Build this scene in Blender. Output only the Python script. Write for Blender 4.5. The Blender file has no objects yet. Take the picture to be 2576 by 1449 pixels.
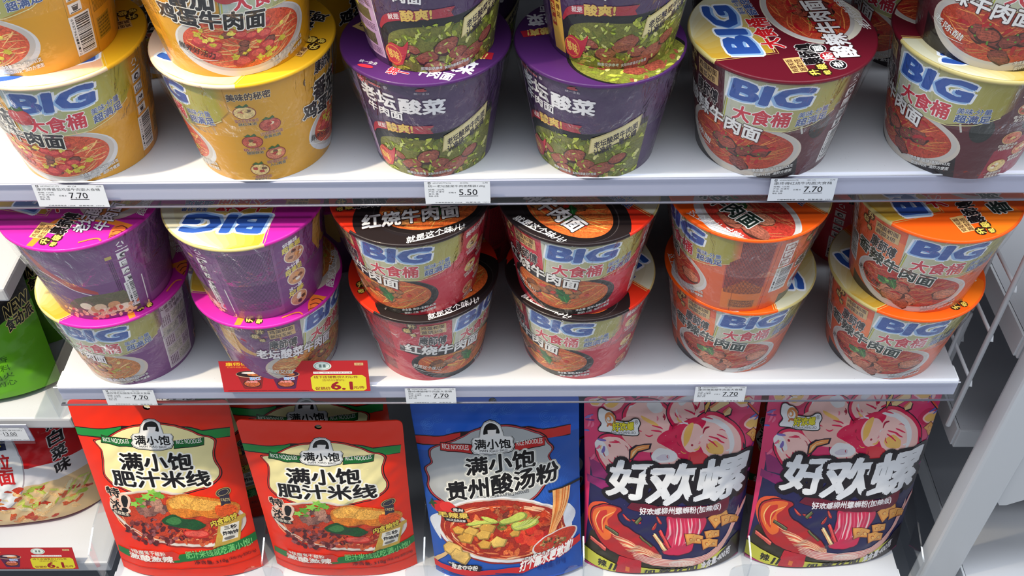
import bpy, bmesh, math, random
import numpy as np
from mathutils import Vector, Matrix
from mathutils.geometry import tessellate_polygon

# ---------------------------------------------------------------- camera
scene = bpy.context.scene
COL = scene.collection
F_PX, PITCH, YAW, ROLL = 2566.0, .784168, -.019527, -.020946
CAM = Vector((.02196, -.65117, .78335))
cd = bpy.data.cameras.new('camera'); cam = bpy.data.objects.new('camera', cd); COL.objects.link(cam)
fw = Vector((math.sin(YAW)*math.cos(PITCH), math.cos(YAW)*math.cos(PITCH), -math.sin(PITCH)))
rt_ = fw.cross(Vector((0, 0, 1))).normalized(); up_ = rt_.cross(fw)
r2 = rt_*math.cos(ROLL)+up_*math.sin(ROLL); u2 = -rt_*math.sin(ROLL)+up_*math.cos(ROLL)
M = Matrix((r2, u2, -fw)).transposed().to_4x4(); M.translation = CAM
cam.matrix_world = M
cd.sensor_fit = 'HORIZONTAL'; cd.sensor_width = 36.0; cd.lens = F_PX/2576*36.0
cd.clip_start = .02; cd.clip_end = 20
scene.camera = cam

# ---------------------------------------------------------------- view, world, lights
scene.view_settings.view_transform = 'Standard'
scene.view_settings.look = 'None'
scene.view_settings.exposure = 0.12
scene.view_settings.gamma = 1.0
scene.view_settings.use_curve_mapping = False
w = bpy.data.worlds.new('world'); scene.world = w; w.use_nodes = True
bg = w.node_tree.nodes['Background']; bg.inputs[0].default_value = (.86, .92, 1.0, 1)
# the shop around: bright aisle floor and opposite shelves low down, darker ceiling between its lamps
_wt = w.node_tree; _tc = _wt.nodes.new('ShaderNodeTexCoord'); _sp = _wt.nodes.new('ShaderNodeSeparateXYZ'); _cr = _wt.nodes.new('ShaderNodeMapRange')
_wt.links.new(_tc.outputs['Generated'], _sp.inputs[0]); _wt.links.new(_sp.outputs['Z'], _cr.inputs['Value'])
_cr.inputs['From Min'].default_value = -.22; _cr.inputs['From Max'].default_value = .04; _cr.inputs['To Min'].default_value = .60; _cr.inputs['To Max'].default_value = .01
_wt.links.new(_cr.outputs['Result'], bg.inputs[1])

def area_light(name, loc, target, size, size_y, power, colour, spread=180):
    l = bpy.data.lights.new(name, 'AREA'); l.shape = 'RECTANGLE'; l.size = size; l.size_y = size_y
    l.energy = power; l.color = colour; l.spread = math.radians(spread)
    o = bpy.data.objects.new(name, l); COL.objects.link(o); o.location = loc
    o.rotation_euler = (Vector(target)-Vector(loc)).to_track_quat('-Z', 'Y').to_euler()
    return o
def spot_light(name, loc, target, power, colour, size, angle, blend=.5):
    l = bpy.data.lights.new(name, 'SPOT'); l.energy = power; l.color = colour; l.shadow_soft_size = size
    l.spot_size = math.radians(angle); l.spot_blend = blend
    o = bpy.data.objects.new(name, l); COL.objects.link(o); o.location = loc
    o.rotation_euler = (Vector(target)-Vector(loc)).to_track_quat('-Z', 'Y').to_euler()
    return o
# store lighting: cool strip lights on the ceiling over the aisle, a warm ceiling spot over the bay to the left, and an added front fill
area_light('ceiling_and_fill_light', (0.1, -.30, 1.75), (0.1, -.2, 0.1), 5.0, .40, 74, (.90, .95, 1.0))
area_light('ceiling_and_fill_light', (0.1, -1.0, 1.75), (0.1, 0.0, 0.1), 5.0, .10, 17, (.90, .95, 1.0))
area_light('ceiling_and_fill_light', (0.2, -2.3, 1.75), (0.1, 0.0, 0.0), 5, .3, 6, (.90, .95, 1.0))  # unseen front fill, added to brighten the bucket and pouch faces
spot_light('ceiling_spot', (-0.95, -0.38, 1.75), (-.33, 0.0, 0.1), 175, (1.0, .84, .58), .02, 38, .9)

# ---------------------------------------------------------------- helpers
def lin(c):
    return tuple((x/255/12.92 if x/255 <= .04045 else ((x/255+.055)/1.055)**2.4) for x in c[:3])

def tag(o, label=None, cat=None, group=None, kind=None):
    if label: o['label'] = label
    if cat: o['category'] = cat
    if group: o['group'] = group
    if kind: o['kind'] = kind
    return o
def empty(name, loc=(0, 0, 0), rot=(0, 0, 0)):
    o = bpy.data.objects.new(name, None); COL.objects.link(o); o.location = loc; o.rotation_euler = rot
    o.empty_display_size = .01
    return o
def link(name, me, parent=None):
    o = bpy.data.objects.new(name, me); COL.objects.link(o)
    if parent: o.parent = parent
    return o

# materials ------------------------------------------------------
MATS = {}
def principled(name, col=None, rough=.5, coat=0., coat_r=.1, metal=0., trans=0., alpha=1., ior=1.45, spec=.5):
    m = bpy.data.materials.new(name); m.use_nodes = True; nt = m.node_tree; b = nt.nodes['Principled BSDF']
    if col: b.inputs['Base Color'].default_value = (*lin(col), 1)
    b.inputs['Roughness'].default_value = rough; b.inputs['Metallic'].default_value = metal
    b.inputs['Coat Weight'].default_value = coat; b.inputs['Coat Roughness'].default_value = coat_r
    b.inputs['Transmission Weight'].default_value = trans; b.inputs['Alpha'].default_value = alpha; b.inputs['IOR'].default_value = ior
    b.inputs['Specular IOR Level'].default_value = spec
    MATS[name] = m
    return m, nt, b
def add_bump(nt, b, scale, strength, dist=.001, detail=3, coat=True, distort=0.):
    tc = nt.nodes.new('ShaderNodeTexCoord'); n = nt.nodes.new('ShaderNodeTexNoise')
    n.inputs['Scale'].default_value = scale; n.inputs['Detail'].default_value = detail; n.inputs['Distortion'].default_value = distort
    bp = nt.nodes.new('ShaderNodeBump'); bp.inputs['Strength'].default_value = strength; bp.inputs['Distance'].default_value = dist
    nt.links.new(tc.outputs['Object'], n.inputs['Vector']); nt.links.new(n.outputs['Fac'], bp.inputs['Height'])
    nt.links.new(bp.outputs['Normal'], b.inputs['Coat Normal' if coat else 'Normal'])
    return tc, n, bp
def ink(name, rough, coat, coat_r, bscale, bstr, bdist=.001, coatbump=True, both=False):
    """printed surface: colours come from the printed shapes (attribute 'ink'); alpha < 1 marks mottled food print"""
    m, nt, b = principled(name, None, rough, coat, coat_r)
    at = nt.nodes.new('ShaderNodeAttribute'); at.attribute_name = 'ink'
    tc, n, bp = add_bump(nt, b, bscale, bstr, bdist, 4, coatbump)
    if both: nt.links.new(bp.outputs['Normal'], b.inputs['Normal'])
    n2 = nt.nodes.new('ShaderNodeTexNoise'); n2.inputs['Scale'].default_value = 330; n2.inputs['Detail'].default_value = 5; n2.inputs['Roughness'].default_value = .7
    n2.inputs['Distortion'].default_value = 1.5
    nt.links.new(tc.outputs['Object'], n2.inputs['Vector'])
    mr = nt.nodes.new('ShaderNodeMapRange'); mr.inputs['From Min'].default_value = .32; mr.inputs['From Max'].default_value = .68
    mr.inputs['To Min'].default_value = .35; mr.inputs['To Max'].default_value = 1.75
    nt.links.new(n2.outputs['Fac'], mr.inputs['Value'])
    mul = nt.nodes.new('ShaderNodeVectorMath'); mul.operation = 'SCALE'
    nt.links.new(at.outputs['Color'], mul.inputs[0]); nt.links.new(mr.outputs['Result'], mul.inputs['Scale'])
    mx = nt.nodes.new('ShaderNodeMix'); mx.data_type = 'RGBA'
    nt.links.new(at.outputs['Alpha'], mx.inputs['Factor'])
    nt.links.new(mul.outputs['Vector'], mx.inputs['A']); nt.links.new(at.outputs['Color'], mx.inputs['B'])
    nt.links.new(mx.outputs['Result'], b.inputs['Base Color'])
    return m
INK_CUP = ink('printed_card_under_film', .45, .6, .09, 45, .9, .006)
INK_LID = ink('printed_foil_lid', .45, .12, .14, 40, .3, .002)
INK_BAG = ink('printed_pouch_film', .45, .12, .20, 16, .35, .004, True, False)
INK_GLOSS = ink('printed_glossy_film', .42, .30, .08, 22, .7, .006, True, False)
INK_TAG = ink('printed_paper', .7, .0, .3, 60, .02)
for _m in (INK_BAG, INK_GLOSS, INK_LID): _m.node_tree.nodes['Principled BSDF'].inputs['Specular IOR Level'].default_value = .28
WHITE_STEEL, _nt, _b = principled('white_powder_coated_steel', (188, 190, 196), .42, 0)
# fine dust specks on the shelf paint
_tc, _n, _bp = add_bump(_nt, _b, 900, .12, .0004, 2, False)
_v = _nt.nodes.new('ShaderNodeTexVoronoi'); _v.inputs['Scale'].default_value = 210
_r = _nt.nodes.new('ShaderNodeValToRGB'); _r.color_ramp.elements[0].position = .035; _r.color_ramp.elements[0].color = (*lin((150, 148, 145)), 1)
_r.color_ramp.elements[1].position = .06; _r.color_ramp.elements[1].color = (*lin((188, 190, 196)), 1)
_nt.links.new(_tc.outputs['Object'], _v.inputs['Vector']); _nt.links.new(_v.outputs['Distance'], _r.inputs['Fac']); _nt.links.new(_r.outputs['Color'], _b.inputs['Base Color'])
WHITE_POST, _nt, _b = principled('white_painted_post', (204, 207, 212), .38, .1)
add_bump(_nt, _b, 400, .06, .0005, 2, False)
RAIL_PAPER, _, _ = principled('grey_rail_strip', (204, 208, 222), .5)
RAIL_EDGE, _, _ = principled('rail_edge_plastic', (214, 217, 226), .25, .3)
RAIL_LOW, _, _ = principled('rail_lower_edge_plastic', (92, 92, 104), .25, .5)
SHADE_DARK, _, _ = principled('shade_dark_panel', (26, 26, 30), .6)  # shade put into the colour: near black for the unlit depth behind the stock
GREY_PANEL, _, _ = principled('grey_back_panel', (168, 172, 180), .5)
CUP_PAPER, _, _ = principled('white_cup_board', (230, 226, 218), .5)
WIRE, _, _ = principled('white_coated_wire', (196, 198, 204), .4, .2)

def clear_mat(name, col, gloss_col=(1, 1, 1), rough=.06, fres=1.25, bump=None, base=0.0):
    m = bpy.data.materials.new(name); m.use_nodes = True; nt = m.node_tree
    nt.nodes.remove(nt.nodes['Principled BSDF'])
    out = nt.nodes['Material Output']; t = nt.nodes.new('ShaderNodeBsdfTransparent'); t.inputs[0].default_value = (*col, 1)
    g = nt.nodes.new('ShaderNodeBsdfGlossy'); g.inputs['Color'].default_value = (*gloss_col, 1); g.inputs['Roughness'].default_value = rough
    fr = nt.nodes.new('ShaderNodeFresnel'); fr.inputs['IOR'].default_value = fres
    ad = nt.nodes.new('ShaderNodeMath'); ad.operation = 'ADD'; ad.use_clamp = True; ad.inputs[1].default_value = base
    nt.links.new(fr.outputs[0], ad.inputs[0])
    ge = nt.nodes.new('ShaderNodeNewGeometry'); inv = nt.nodes.new('ShaderNodeMath'); inv.operation = 'SUBTRACT'; inv.inputs[0].default_value = 1.; nt.links.new(ge.outputs['Backfacing'], inv.inputs[1])
    ml = nt.nodes.new('ShaderNodeMath'); ml.operation = 'MULTIPLY'; nt.links.new(ad.outputs[0], ml.inputs[0]); nt.links.new(inv.outputs[0], ml.inputs[1])
    mx = nt.nodes.new('ShaderNodeMixShader'); nt.links.new(ml.outputs[0], mx.inputs[0]); nt.links.new(t.outputs[0], mx.inputs[1]); nt.links.new(g.outputs[0], mx.inputs[2])
    nt.links.new(mx.outputs[0], out.inputs['Surface'])
    if bump:
        tc = nt.nodes.new('ShaderNodeTexCoord'); n = nt.nodes.new('ShaderNodeTexNoise'); n.inputs['Scale'].default_value = bump[0]; n.inputs['Detail'].default_value = 4; n.inputs['Distortion'].default_value = .6
        mp = nt.nodes.new('ShaderNodeMapping'); mp.inputs['Scale'].default_value = (1, 1, .45)
        bp = nt.nodes.new('ShaderNodeBump'); bp.inputs['Strength'].default_value = bump[1]; bp.inputs['Distance'].default_value = bump[2]
        nt.links.new(tc.outputs['Object'], mp.inputs[0]); nt.links.new(mp.outputs[0], n.inputs['Vector']); nt.links.new(n.outputs['Fac'], bp.inputs['Height'])
        nt.links.new(bp.outputs[0], g.inputs['Normal']); nt.links.new(bp.outputs[0], fr.inputs['Normal'])
    MATS[name] = m
    return m
ACRYLIC = clear_mat('clear_acrylic', (.90, .915, .93), (1, 1, 1), .05, 1.5, None, .05)
RAIL_CLEAR = clear_mat('clear_rail_cover', (.95, .95, .98), (1, 1, 1), .12, 1.35, None, .02)
FILM = clear_mat('clear_shrink_film', (.985, .985, .985), (1, 1, 1), .10, 1.22, (70, 1., .010), .012)

# simple solids ---------------------------------------------------
def bm_box(bm, lo, hi, mi=0):
    x0, y0, z0 = lo; x1, y1, z1 = hi
    vs = [bm.verts.new(p) for p in ((x0,y0,z0),(x1,y0,z0),(x1,y1,z0),(x0,y1,z0),(x0,y0,z1),(x1,y0,z1),(x1,y1,z1),(x0,y1,z1))]
    for f in ((0,3,2,1),(4,5,6,7),(0,1,5,4),(1,2,6,5),(2,3,7,6),(3,0,4,7)):
        bm.faces.new([vs[i] for i in f]).material_index = mi
def bm_obj(name, bm, mats, parent=None, bevel=0., smooth=False):
    if bevel: bmesh.ops.bevel(bm, geom=bm.edges[:], offset=bevel, segments=2, affect='EDGES', profile=.6)
    bmesh.ops.recalc_face_normals(bm, faces=bm.faces[:])
    me = bpy.data.meshes.new(name); bm.to_mesh(me); bm.free()
    for m in (mats if isinstance(mats, (list, tuple)) else [mats]): me.materials.append(m)
    if smooth:
        for p in me.polygons: p.use_smooth = True
    return link(name, me, parent)
def box(name, lo, hi, mat, parent=None, bevel=0.):
    bm = bmesh.new(); bm_box(bm, lo, hi); return bm_obj(name, bm, mat, parent, bevel)
def prism(name, outline, axis, a, b, mat, parent=None, bevel=0.):
    """outline in the two other axes, extruded from a to b along axis"""
    bm = bmesh.new()
    def P(p, t):
        q = list(p); q.insert(axis, t); return q
    A = [bm.verts.new(P(p, a)) for p in outline]; B = [bm.verts.new(P(p, b)) for p in outline]
    bm.faces.new(A); bm.faces.new(B[::-1])
    n = len(A)
    for i in range(n): bm.faces.new((A[i], A[(i+1) % n], B[(i+1) % n], B[i]))
    return bm_obj(name, bm, mat, parent, bevel)
def tube(bm, pts, r, n=8):
    pts = [Vector(p) for p in pts]; rings = []
    for i, p in enumerate(pts):
        t = (pts[min(i+1, len(pts)-1)]-pts[max(i-1, 0)]).normalized()
        a = t.orthogonal().normalized() if abs(t.z) > .9 else t.cross(Vector((0, 0, 1))).normalized(); b = t.cross(a)
        rings.append([bm.verts.new(p+(a*math.cos(2*math.pi*k/n)+b*math.sin(2*math.pi*k/n))*r) for k in range(n)])
    for R0, R1 in zip(rings, rings[1:]):
        for k in range(n): bm.faces.new((R0[k], R0[(k+1) % n], R1[(k+1) % n], R1[k]))
    bm.faces.new(rings[0][::-1]); bm.faces.new(rings[-1])

# ---------------------------------------------------------------- printed artwork
_TC = {}
def glyphs(s, off):
    k = (s, round(off, 3))
    if k in _TC: return _TC[k]
    c = bpy.data.curves.new('t', 'FONT'); c.body = s; c.resolution_u = 2; c.offset = off
    c.space_line = 1.0
    o = bpy.data.objects.new('t', c); COL.objects.link(o)
    dg = bpy.context.evaluated_depsgraph_get()
    me = bpy.data.meshes.new_from_object(o.evaluated_get(dg))
    v = np.empty(len(me.vertices)*3); me.vertices.foreach_get('co', v); v = v.reshape(-1, 3)[:, :2]
    f = [tuple(p.vertices) for p in me.polygons]
    bpy.data.meshes.remove(me); bpy.data.objects.remove(o); bpy.data.curves.remove(c)
    _TC[k] = (v, f); return _TC[k]

class Art:
    """flat printed design in millimetres: a pile of coloured shapes, each a hair above the one before"""
    def __init__(self, dz=1.6e-6):
        self.v = []; self.f = []; self.c = []; self.z = 0.; self.dz = dz; self.n = 0; self.rng = random.Random(7); self.clamp = None; self.xf = None
    def _add(self, pts, faces, col, noise, bump=True):
        if bump: self.z += self.dz
        pts = np.asarray(pts, float)
        if self.clamp is not None:
            r = np.hypot(pts[:, 0], pts[:, 1]); k = np.where(r > self.clamp, self.clamp/np.maximum(r, 1e-9), 1.); pts = pts*k[:, None]
        o = self.n
        self.v.append(np.column_stack([pts, np.full(len(pts), self.z)])); self.n += len(pts)
        c = (*lin(col), 1.-noise)
        for f in faces: self.f.append([i+o for i in f]); self.c.append(c)
    def poly(self, pts, col, noise=0., holes=None):
        if self.xf: pts = [self.xf(p) for p in pts]; holes = [[self.xf(p) for p in h] for h in holes] if holes else None
        loops = [pts]+(holes or [])
        allp = [p for l in loops for p in l]
        tris = tessellate_polygon([[Vector((p[0], p[1], 0)) for p in l] for l in loops])
        self._add(allp, tris, col, noise)
    def rect(self, x0, y0, x1, y1, col, noise=0.): self.poly([(x0, y0), (x1, y0), (x1, y1), (x0, y1)], col, noise)
    def ell(self, cx, cy, rx, ry=None, col=(255, 255, 255), noise=0., rot=0., n=36, a0=0, a1=360):
        ry = rx if ry is None else ry; c, s = math.cos(math.radians(rot)), math.sin(math.radians(rot)); P = []
        m = n if a1-a0 >= 360 else n+1
        for i in range(m):
            a = math.radians(a0+(a1-a0)*i/n); x, y = rx*math.cos(a), ry*math.sin(a); P.append((cx+x*c-y*s, cy+x*s+y*c))
        self.poly(P, col, noise)
    def blob(self, cx, cy, rx, ry, col, noise=.0, rot=0., rough=.22, n=13):
        c, s = math.cos(math.radians(rot)), math.sin(math.radians(rot)); P = []
        for i in range(n):
            a = 2*math.pi*i/n; k = 1+self.rng.uniform(-rough, rough); x, y = rx*k*math.cos(a), ry*k*math.sin(a); P.append((cx+x*c-y*s, cy+x*s+y*c))
        self.poly(P, col, noise)
    def stroke(self, pts, wd, col, noise=0., taper=False, close=False):
        pts = [Vector((p[0], p[1])) for p in pts]; n = len(pts); L = []; R = []
        for i, p in enumerate(pts):
            if close: t = pts[(i+1) % n]-pts[i-1]
            else: t = pts[min(i+1, n-1)]-pts[max(i-1, 0)]
            t = t.normalized() if t.length > 1e-9 else Vector((1, 0)); q = Vector((-t.y, t.x))
            k = wd/2*(math.sin(math.pi*(i+.35)/(n-1+.7))**.6 if taper else 1); L.append(p+q*k); R.append(p-q*k)
        P = [tuple(x) for x in L]+[tuple(x) for x in R]
        if self.xf: P = [self.xf(p) for p in P]
        F = []
        for i in range(n if close else n-1):
            j = (i+1) % n; F += [(i, j, n+j), (i, n+j, n+i)]
        self._add(P, F, col, noise)
    def curve(self, pts, k=6):
        P = [Vector((p[0], p[1])) for p in pts]; out = []
        for i in range(len(P)-1):
            p0, p1, p2, p3 = P[max(i-1, 0)], P[i], P[i+1], P[min(i+2, len(P)-1)]
            for j in range(k):
                t = j/k; out.append(tuple(.5*((2*p1)+(p2-p0)*t+(2*p0-5*p1+4*p2-p3)*t*t+(3*p1-p0-3*p2+p3)*t**3)))
        out.append(tuple(P[-1])); return out
    def loop(self, pts, k=5):
        P = [Vector((p[0], p[1])) for p in pts]; n = len(P); out = []
        for i in range(n):
            p0, p1, p2, p3 = P[i-1], P[i], P[(i+1) % n], P[(i+2) % n]
            for j in range(k):
                t = j/k; out.append(tuple(.5*((2*p1)+(p2-p0)*t+(2*p0-5*p1+4*p2-p3)*t*t+(3*p1-p0-3*p2+p3)*t**3)))
        return out
    def grad(self, pts_fn, n, c0, c1):
        """strips: pts_fn(t0, t1) gives a quad, coloured from c0 to c1"""
        self.z += self.dz
        for i in range(n):
            t = (i+.5)/n; col = tuple(a+(b-a)*t for a, b in zip(c0, c1)); q = pts_fn(i/n, (i+1)/n)
            if self.xf: q = [self.xf(p) for p in q]
            self._add(q, [tuple(range(len(q)))], col, 0., False)
    def text(self, s, x0, y0, x1, y1, col, bold=.018, out=(), slope=0., shear=0., rot=0., arch=0., shadow=None, raw=False):
        """fit the string into the box; out = outline layers (extra offset, colour), widest first"""
        base, _ = glyphs(s, 0.)
        lo, hi = base.min(0), base.max(0); sz = np.maximum(hi-lo, 1e-6)
        cx, cy = (x0+x1)/2, (y0+y1)/2; sx, sy = (x1-x0)/sz[0], (y1-y0)/sz[1]
        a = math.radians(rot); c_, s_ = math.cos(a), math.sin(a)
        lay = [(bold+o, c, (0, 0)) for o, c in out]
        if shadow: lay = [(bold+shadow[2], shadow[3], (shadow[0], shadow[1]))]+lay
        lay.append((bold, col, (0, 0)))
        for off, c, sh in lay:
            hgt = (y1-y0)/max(1, s.count('\n')+1)
            if not raw: off = min(off*(.7 if out else .62), .12)
            v, f = glyphs(s, 0.); rr = off   # heavier strokes: the glyph stamped round a small ring
            k = 0 if rr < .004 or (hgt < 2.6 and not out) else (4 if rr < .026 or hgt < 5 else (6 if rr < .04 else (8 if hgt < 18 else 16)))
            ring = [(0., 0.)]+[(rr*math.cos(2*math.pi*(i+.5)/k), rr*math.sin(2*math.pi*(i+.5)/k)) for i in range(k)]
            self.z += self.dz
            for dx_, dy_ in ring:
                self.z += 1.2e-6
                x = (v[:, 0]+dx_-(lo[0]+hi[0])/2)*sx; y = (v[:, 1]+dy_-(lo[1]+hi[1])/2)*sy
                y = y+slope*x-arch*(x/((x1-x0)/2+1e-9))**2; x = x+shear*y
                P = np.column_stack([cx+x*c_-y*s_+sh[0], cy+x*s_+y*c_+sh[1]])
                if self.xf: P = np.array([self.xf(p) for p in P])
                self._add(P, f, c, 0., False)
    def vtext(self, s, x, y, size, step, col, **k):
        for i, ch in enumerate(s): self.text(ch, x-size/2, y-i*step-size/2, x+size/2, y-i*step+size/2, col, **k)
    def dashes(self, x0, y0, x1, y1, rows, col, vertical=False, fill=.55, lo=1.0, hi=4.0, gap=.5):
        self.z += self.dz; P = []; Fc = []
        span = (x1-x0) if vertical else (y1-y0)
        for r in range(rows):
            c = (x0 if vertical else y0)+span*(r+.5)/rows; h = span/rows*fill/2
            t = y0 if vertical else x0; end = y1 if vertical else x1
            while t < end:
                l = self.rng.uniform(lo, hi); e = min(t+l, end)
                q = [(c-h, t), (c+h, t), (c+h, e), (c-h, e)] if vertical else [(t, c-h), (e, c-h), (e, c+h), (t, c+h)]
                if self.xf: q = [self.xf(p) for p in q]
                o = len(P); P += q; Fc.append((o, o+1, o+2, o+3)); t = e+self.rng.uniform(.3, .3+gap)
        self._add(P, Fc, col, 0., False)

    def build(self, name, mat, S, ucuts, vcuts, diag=None, extra=None, clip=None):
        """S maps (u, v, z) arrays to xyz and normals; extra(bm-free) adds plain geometry: list of (verts, faces, colour)"""
        V = np.concatenate(self.v); pal = {}; cols = []; tri = []; ci = []
        for f, c in zip(self.f, self.c):
            if c not in pal: pal[c] = len(cols); cols.append(c)
            k = pal[c]
            for i in range(1, len(f)-1): tri.append((f[0], f[i], f[i+1])); ci.append(k)
        T = V[np.array(tri)]; ci = np.array(ci)                     # (n, 3, 3) corner coordinates
        def cut(T, ci, co, no):
            d = (T[:, :, 0]-co[0])*no[0]+(T[:, :, 1]-co[1])*no[1]
            mx = np.maximum(np.maximum(d[:, 0], d[:, 1]), d[:, 2]); mn = np.minimum(np.minimum(d[:, 0], d[:, 1]), d[:, 2])
            hit = (mx > 1e-5) & (mn < -1e-5)
            if not hit.any(): return T, ci
            Q = T[hit]; D = d[hit]; C = ci[hit]; pos = D > 0; npos = pos.sum(1)
            lone = np.where(npos == 1, pos.argmax(1), (~pos).argmax(1)); r = np.arange(len(Q))
            i0, i1, i2 = lone, (lone+1) % 3, (lone+2) % 3
            p0, p1, p2 = Q[r, i0], Q[r, i1], Q[r, i2]; d0, d1, d2 = D[r, i0], D[r, i1], D[r, i2]
            A_ = p0+(p1-p0)*(d0/(d0-d1))[:, None]; B_ = p0+(p2-p0)*(d0/(d0-d2))[:, None]
            return np.concatenate([T[~hit], np.stack([p0, A_, B_], 1), np.stack([A_, p1, p2], 1), np.stack([A_, p2, B_], 1)]), np.concatenate([ci[~hit], C, C, C])
        if clip:                                                    # trim to the printed sheet (u0, v0, u1, v1)
            for co, no in (((clip[0], 0), (1, 0)), ((0, clip[1]), (0, 1)), ((clip[2], 0), (-1, 0)), ((0, clip[3]), (0, -1))):
                T, ci = cut(T, ci, co, no); m_ = T.mean(1); keep = (m_[:, 0]-co[0])*no[0]+(m_[:, 1]-co[1])*no[1] > 0; T, ci = T[keep], ci[keep]
        def family(T, ci, lines, no):                               # halve the list of parallel cuts, halve the triangles
            if not lines or not len(T): return T, ci
            k = len(lines)//2; co = lines[k]; T, ci = cut(T, ci, co, no)
            side = (T[:, :, 0].sum(1)/3-co[0])*no[0]+(T[:, :, 1].sum(1)/3-co[1])*no[1] > 0
            a, ca = family(T[~side], ci[~side], lines[:k], no); b, cb = family(T[side], ci[side], lines[k+1:], no)
            return np.concatenate([a, b]), np.concatenate([ca, cb])
        T, ci = family(T, ci, [(u, 0) for u in sorted(ucuts)], (1, 0))
        T, ci = family(T, ci, [(0, v) for v in sorted(vcuts)], (0, 1))
        if diag: T, ci = family(T, ci, [co for co, no in diag], diag[0][1])
        ar = (T[:, 1, 0]-T[:, 0, 0])*(T[:, 2, 1]-T[:, 0, 1])-(T[:, 2, 0]-T[:, 0, 0])*(T[:, 1, 1]-T[:, 0, 1])
        ok = np.abs(ar) > 1e-7; T, ci, ar = T[ok], ci[ok], ar[ok]; fl = ar < 0; T[fl] = T[fl][:, ::-1]
        # the surface is piecewise flat: each triangle lies in the cell its centre is in
        cen = np.repeat(T.mean(1), 3, axis=0); n = len(T); L = T.reshape(-1, 3); pos, nor = S(L[:, 0], L[:, 1], L[:, 2], cen[:, 0], cen[:, 1])
        q = np.round(T.reshape(-1, 3), 5); key = np.column_stack([q, np.repeat(ci, 3)]); _, first, inv = np.unique(key, axis=0, return_index=True, return_inverse=True); inv = inv.ravel()
        pos = pos[first]; nor = nor[first]; tr = inv.reshape(-1, 3); good = (tr[:, 0] != tr[:, 1]) & (tr[:, 1] != tr[:, 2]) & (tr[:, 0] != tr[:, 2]); tr = tr[good]; ci = ci[good]; n = len(tr)
        idx = tr.ravel().astype(np.int32); lt = np.full(n, 3, np.int32); C = np.array(cols)[ci]
        if extra:   # plain geometry appended: verts, normals, faces, colours
            EV, EN, EF, EC = extra; v0 = len(pos)
            pos = np.concatenate([pos, EV]); nor = np.concatenate([nor, EN])
            idx = np.concatenate([idx, np.array([i+v0 for f in EF for i in f], np.int32)]); lt = np.concatenate([lt, np.array([len(f) for f in EF], np.int32)]); C = np.concatenate([C, np.array(EC)])
        me = bpy.data.meshes.new(name); me.vertices.add(len(pos)); me.vertices.foreach_set('co', pos.astype(np.float32).ravel())
        me.loops.add(len(idx)); me.loops.foreach_set('vertex_index', idx); me.polygons.add(len(lt)); me.polygons.foreach_set('loop_start', np.concatenate([[0], np.cumsum(lt)[:-1]]).astype(np.int32))
        me.update(calc_edges=True)
        ln = lt
        at = me.color_attributes.new('ink', 'FLOAT_COLOR', 'CORNER'); at.data.foreach_set('color', np.repeat(C, ln, axis=0).astype(np.float32).ravel())
        me.polygons.foreach_set('use_smooth', np.ones(len(lt), bool)); me.update()
        me.normals_split_custom_set_from_vertices(nor.tolist())
        me.materials.append(mat)
        return me
# ---------------------------------------------------------------- noodle buckets
K = 1.117           # millimetres of card per degree round the bucket
NSEG = 96
HB = 100.0
def cup_map(rb, rt, hb, flare=0.):
    ang = 2*math.pi/NSEG; step = 360/NSEG*K
    def S(u, v, z, uc, vc):
        q = u/step; i = np.floor(uc/step); f = q-i; t = v/HB
        def R(a, t):
            r = rb+(rt-rb)*t
            return np.column_stack([r*np.sin(a), -r*np.cos(a)])
        a0, a1 = i*ang, (i+1)*ang
        p = R(a0, t)*(1-f)[:, None]+R(a1, t)*f[:, None]
        a = q*ang; k = (rt-rb)/hb; n = np.column_stack([np.sin(a), -np.cos(a), -k*np.ones_like(a)]); n /= np.linalg.norm(n, axis=1)[:, None]
        am = (i+.5)*ang; nm = np.column_stack([np.sin(am), -np.cos(am), -k*np.ones_like(a)]); nm /= np.linalg.norm(nm, axis=1)[:, None]
        pos = np.column_stack([p, v/HB*hb])+nm*z[:, None]
        return pos, n
    return S
def lathe_extra(prof, cols, n=NSEG):
    """prof [(r, z)], cols one per band or a function of (band, angle in degrees)"""
    P = []; N = []; F = []; C = []; m = len(prof)
    for i in range(n):
        a = 2*math.pi*i/n
        for j, (r, z) in enumerate(prof):
            P.append((r*math.sin(a), -r*math.cos(a), z))
            j0, j1 = max(j-1, 0), min(j+1, m-1); dr, dzz = prof[j1][0]-prof[j0][0], prof[j1][1]-prof[j0][1]
            l = math.hypot(dr, dzz) or 1; N.append((dzz/l*math.sin(a), -dzz/l*math.cos(a), -dr/l))
    for i in range(n):
        for j in range(m-1):
            F.append((i*m+j, ((i+1) % n)*m+j, ((i+1) % n)*m+j+1, i*m+j+1))
            c = cols(j, (i+.5)/n*360) if callable(cols) else cols[min(j, len(cols)-1)]
            C.append((*lin(c), 1.))
    return np.array(P), np.array(N), F, np.array(C)

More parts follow.
